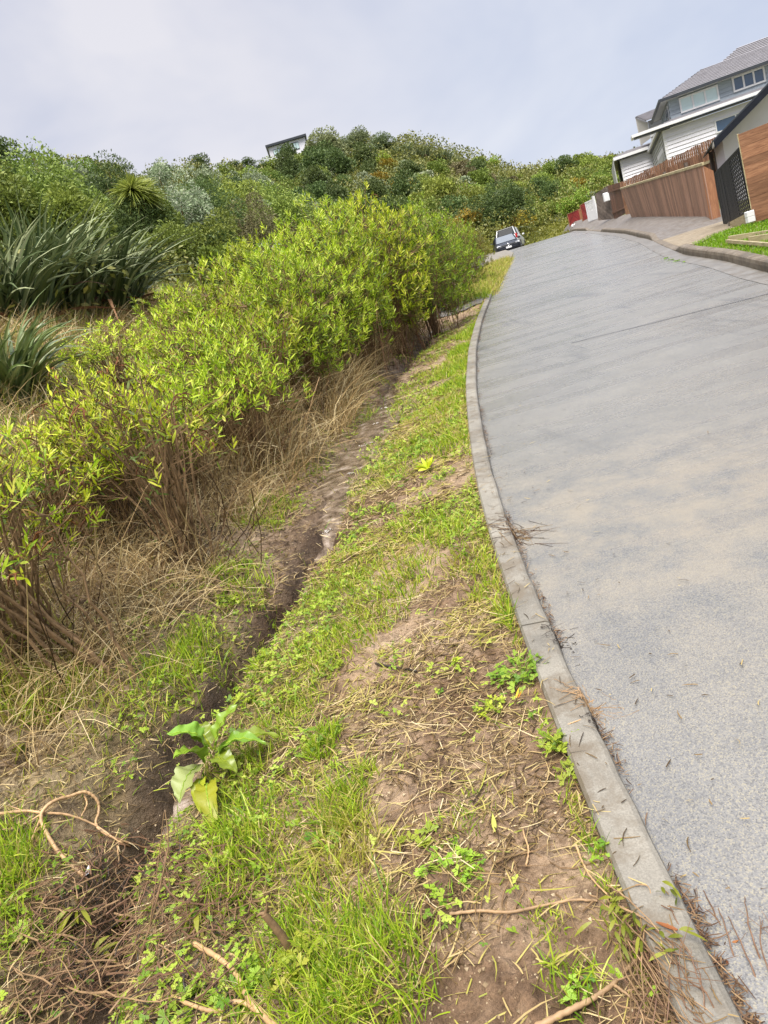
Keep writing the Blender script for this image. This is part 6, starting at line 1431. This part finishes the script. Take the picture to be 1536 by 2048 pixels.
def brush(name, label, region, n, seed, m, L=(.1, .35), lift=.03):
    r = np.random.default_rng(seed); mb = MB(); t = np.linspace(0, 1, 8)[None, :, None]
    c = np.array([hit(r.uniform(region[0], region[2]), r.uniform(region[1], region[3]), lift * r.random()) for _ in range(n)]); a = r.uniform(0, 6.28, n); d = np.c_[np.cos(a), np.sin(a), r.normal(.03, .10, n)]; Ls = r.uniform(*L, n)
    P = c[:, None] + d[:, None] * (Ls[:, None, None] * (t - .5)) + np.c_[-d[:, 1], d[:, 0], 0 * a][:, None] * (r.normal(0, .25, n)[:, None, None] * Ls[:, None, None] * t * (1 - t) * 2) + r.normal(0, .0025, (n, 8, 3))
    P[..., 2] = np.maximum(P[..., 2], H(P[..., 0], P[..., 1]) + .002); mb.tubes(P, np.linspace(.0020, .0008, 8)[None] * r.uniform(.4, 1.7, (n, 1)), 4); q = hit((region[0] + region[2]) / 2, (region[1] + region[3]) / 2)
    return tag(mb.build(name, m, loc=q), label, 'brush')
brush('brush_pile', 'loose pile of thin reddish brown twigs over the gully at lower left', (60, 1690, 460, 2020), 300, 5, M['twig_red'], lift=.06)
brush('brush_pile', 'scatter of pale dry twigs along the bottom left edge', (0, 1760, 360, 2048), 170, 6, M['twig'], lift=.03)
brush('brush_pile', 'scatter of dark wet twigs sunk in the gully at lower left', (120, 1660, 480, 2040), 170, 7, M['twig_dark'], (.06, .2), .03)
brush('brush_pile', 'tangle of thin brown twigs and roots left of the bottom grass tuft', (340, 1680, 540, 1870), 110, 10, M['bark'], (.06, .3), .03)
brush('brush_pile', 'scatter of dark brown twigs over the middle of the verge', (640, 1300, 980, 1420), 70, 8, M['bark'], (.06, .2), .012)
brush('brush_pile', 'thin twigs scattered over the bare mud near the kerb', (800, 1560, 1180, 1860), 60, 9, M['bark'], (.05, .2), .012)

# uprooted shrub lying across the kerb at the lower right corner
o = empty('uprooted_shrub', hit(1275, 1835), 'uprooted twiggy shrub lying over the kerb in the lower right corner', 'shrub')
r = np.random.default_rng(21); ms_ = MB(); ml = MB(); mh = MB(); root_px = [(1215, 1800), (1240, 1840), (1270, 1870), (1290, 1900)]
def arc(a, b, la, lb, sag=.03, n=14): A_ = hit(*a, la); B_ = hit(*b, lb); t = np.linspace(0, 1, n)[:, None]; return A_ * (1 - t) + B_ * t + Z3 * sag * np.sin(np.pi * t) + r.normal(0, .0009, (n, 3)) + np.array([1, .4, 0]) * r.normal(0, .012) * np.sin(np.pi * t)
tips_ = [((1215, 1770), (1350, 1900), .05, .03, 1), ((1235, 1810), (1480, 1990), .05, .04, 1), ((1300, 1770), (1536, 2020), .03, .05, 1), ((1250, 1840), (1420, 2060), .05, .03, 0), ((1240, 1850), (1330, 2060), .04, .03, 0), ((1270, 1880), (1380, 2070), .04, .03, 0), ((1460, 1960), (1390, 1760), .03, .06, 2), ((1490, 1990), (1430, 1800), .04, .06, 2), ((1530, 2000), (1455, 1830), .05, .07, 2), ((1536, 1960), (1490, 1790), .05, .07, 2), ((1560, 1990), (1525, 1840), .05, .08, 2), ((1440, 1960), (1340, 1810), .04, .04, 2), ((1500, 1960), (1400, 1860), .03, .05, 2), ((1180, 1790), (1260, 1860), .03, .04, 1), ((1350, 2050), (1240, 1880), .02, .03, 0), ((1320, 2040), (1225, 1900), .02, .03, 0)]
for a_, b_, la, lb2, k in tips_: ms_.tubes(arc(a_, b_, la, lb2), np.linspace(.0024, .0009, 14), 5, k)
for i in range(150):
    c = (r.normal(1300, 50), r.normal(1900, 75)); L_ = r.uniform(40, 190); an = r.normal(.9, .5); ms_.tubes(arc(c, (c[0] + math.cos(an) * L_, c[1] + math.sin(an) * L_), .05 * r.random(), .05 * r.random(), .012, 8), np.linspace(.0017, .0007, 8), 4, int(r.integers(0, 3)))
for i in range(16):   # fine red twigs forking out over the road
    a0 = (r.uniform(1400, 1560), r.uniform(1930, 2040)); b0 = (a0[0] - r.uniform(20, 110), a0[1] - r.uniform(110, 230)); A_ = arc(a0, b0, .03, r.uniform(.04, .10), .01); ms_.tubes(A_, np.linspace(.0017, .0005, 14), 5, 2)
    for k in (5, 8, 10):
        e = A_[k] + rdir(1, -.1, .5, r)[0] * r.uniform(.03, .09) + (A_[-1] - A_[k]) * .4; t = np.linspace(0, 1, 5)[:, None]; ms_.tubes(A_[k] * (1 - t) + e * t, np.linspace(.0009, .0004, 5), 4, 2)
child(ms_, 'stems', [M['bark'], M['twig'], M['twig_red']], o)
for u, v, n in ((1225, 1815, 9), (1325, 1768, 7), (1205, 1830, 5), (1290, 1870, 6), (1335, 1900, 6), (1410, 1915, 4), (1255, 1850, 6), (1235, 1880, 5), (1365, 1870, 4)):
    q = hit(u, v, .06); d = norm(rdir(n, -.2, .6, r)); ml.blades(np.tile(q, (n, 1)) + r.normal(0, .01, (n, 3)), d, side_of(d, r), .042 * r.uniform(.6, 1.2, n), .009, -Z3 * .4 + 0 * d, LANCE)
child(ml, 'leaves', M['hebe_olive'], o)
for u, v in ((1355, 1860), (1395, 1870), (1370, 1790), (1372, 1815), (1440, 1900), (1455, 1915), (1520, 1930), (1480, 1900)):
    q = hit(u, v, .05); t = np.linspace(0, 1, 7)[:, None]; d = rdir(1, -.2, .6, r); mh.tubes(q + d * .05 * t, np.array([.002, .004, .0045, .0045, .004, .003, .001]), 6)
child(mh, 'seed_heads', M['seedhead'], o)

# sapling beside the crossing
q = hit(915, 652); o = empty('sapling', q, 'thin bare-stemmed sapling with a few leaves on top before the concrete crossing', 'sapling'); r = np.random.default_rng(9); ya = q[1]; mb = MB()
for P in ([(915, 652), (916, 630), (917, 600), (918, 565)], [(915, 638), (908, 622), (905, 605), (902, 585)], [(917, 628), (924, 612), (931, 598), (936, 585)]): mb.tubes(spline(np.array([at(u, v, ya) for u, v in P]), 12), np.linspace(.012, .005, 12), 5)
child(mb, 'stems', M['bark'], o); mb = MB(); tp = np.array([at(u, v, ya) for u, v in ((918, 562), (902, 582), (936, 582), (912, 575), (926, 572), (908, 592), (930, 594))]); rosettes(mb, tp, norm(rdir(7, .2, 1, r) + Z3), 16, .12, r, spread=(.5, 1.4)); ob = child(mb, 'foliage', M['hebe_deep'], o)

# white water: thin foam sheets riding on the stream and the spout from the pipe
def foam():
    r = np.random.default_rng(2); mb = MB()
    for yy, R, n in ((5.62, .035, 24), (5.0, .03, 16), (4.75, .025, 12), (12.4, .07, 14), (9.4, .07, 12), (16.0, .06, 10), (7.6, .06, 10), (6.7, .05, 10), (8.4, .06, 8), (2.9, .02, 6)):
        q = np.array([stream(yy)[0], yy, stream(yy)[1] + .012])
        for i in range(n):
            c = q + np.r_[r.normal(0, R * .6, 2), 0]; rr_ = R * r.uniform(.05, .18); t = np.linspace(0, 2 * np.pi, 9)[:-1]; k = .7 + .5 * r.random(8)
            P = c + np.c_[np.cos(t) * rr_ * k, np.sin(t) * rr_ * k * 1.6, 0 * t]; mb.add(np.vstack([P, c + [0, 0, rr_ * .45]]), [[j, (j + 1) % 8, 8] for j in range(8)])
    p = pp + np.array([0, -.02, .0]); t = np.linspace(0, 1, 8)[:, None]; P = np.array([p[0], p[1] - .12, p[2] + .02]) + np.array([.0, -.34, 0]) * t - Z3 * (.24 * t ** 1.6); mb.tubes(P, np.linspace(.035, .055, 8), 6)
    struct(mb.build('water_foam', plain('white_foam', (.50, .47, .43), .4, .15, 30)))
foam()
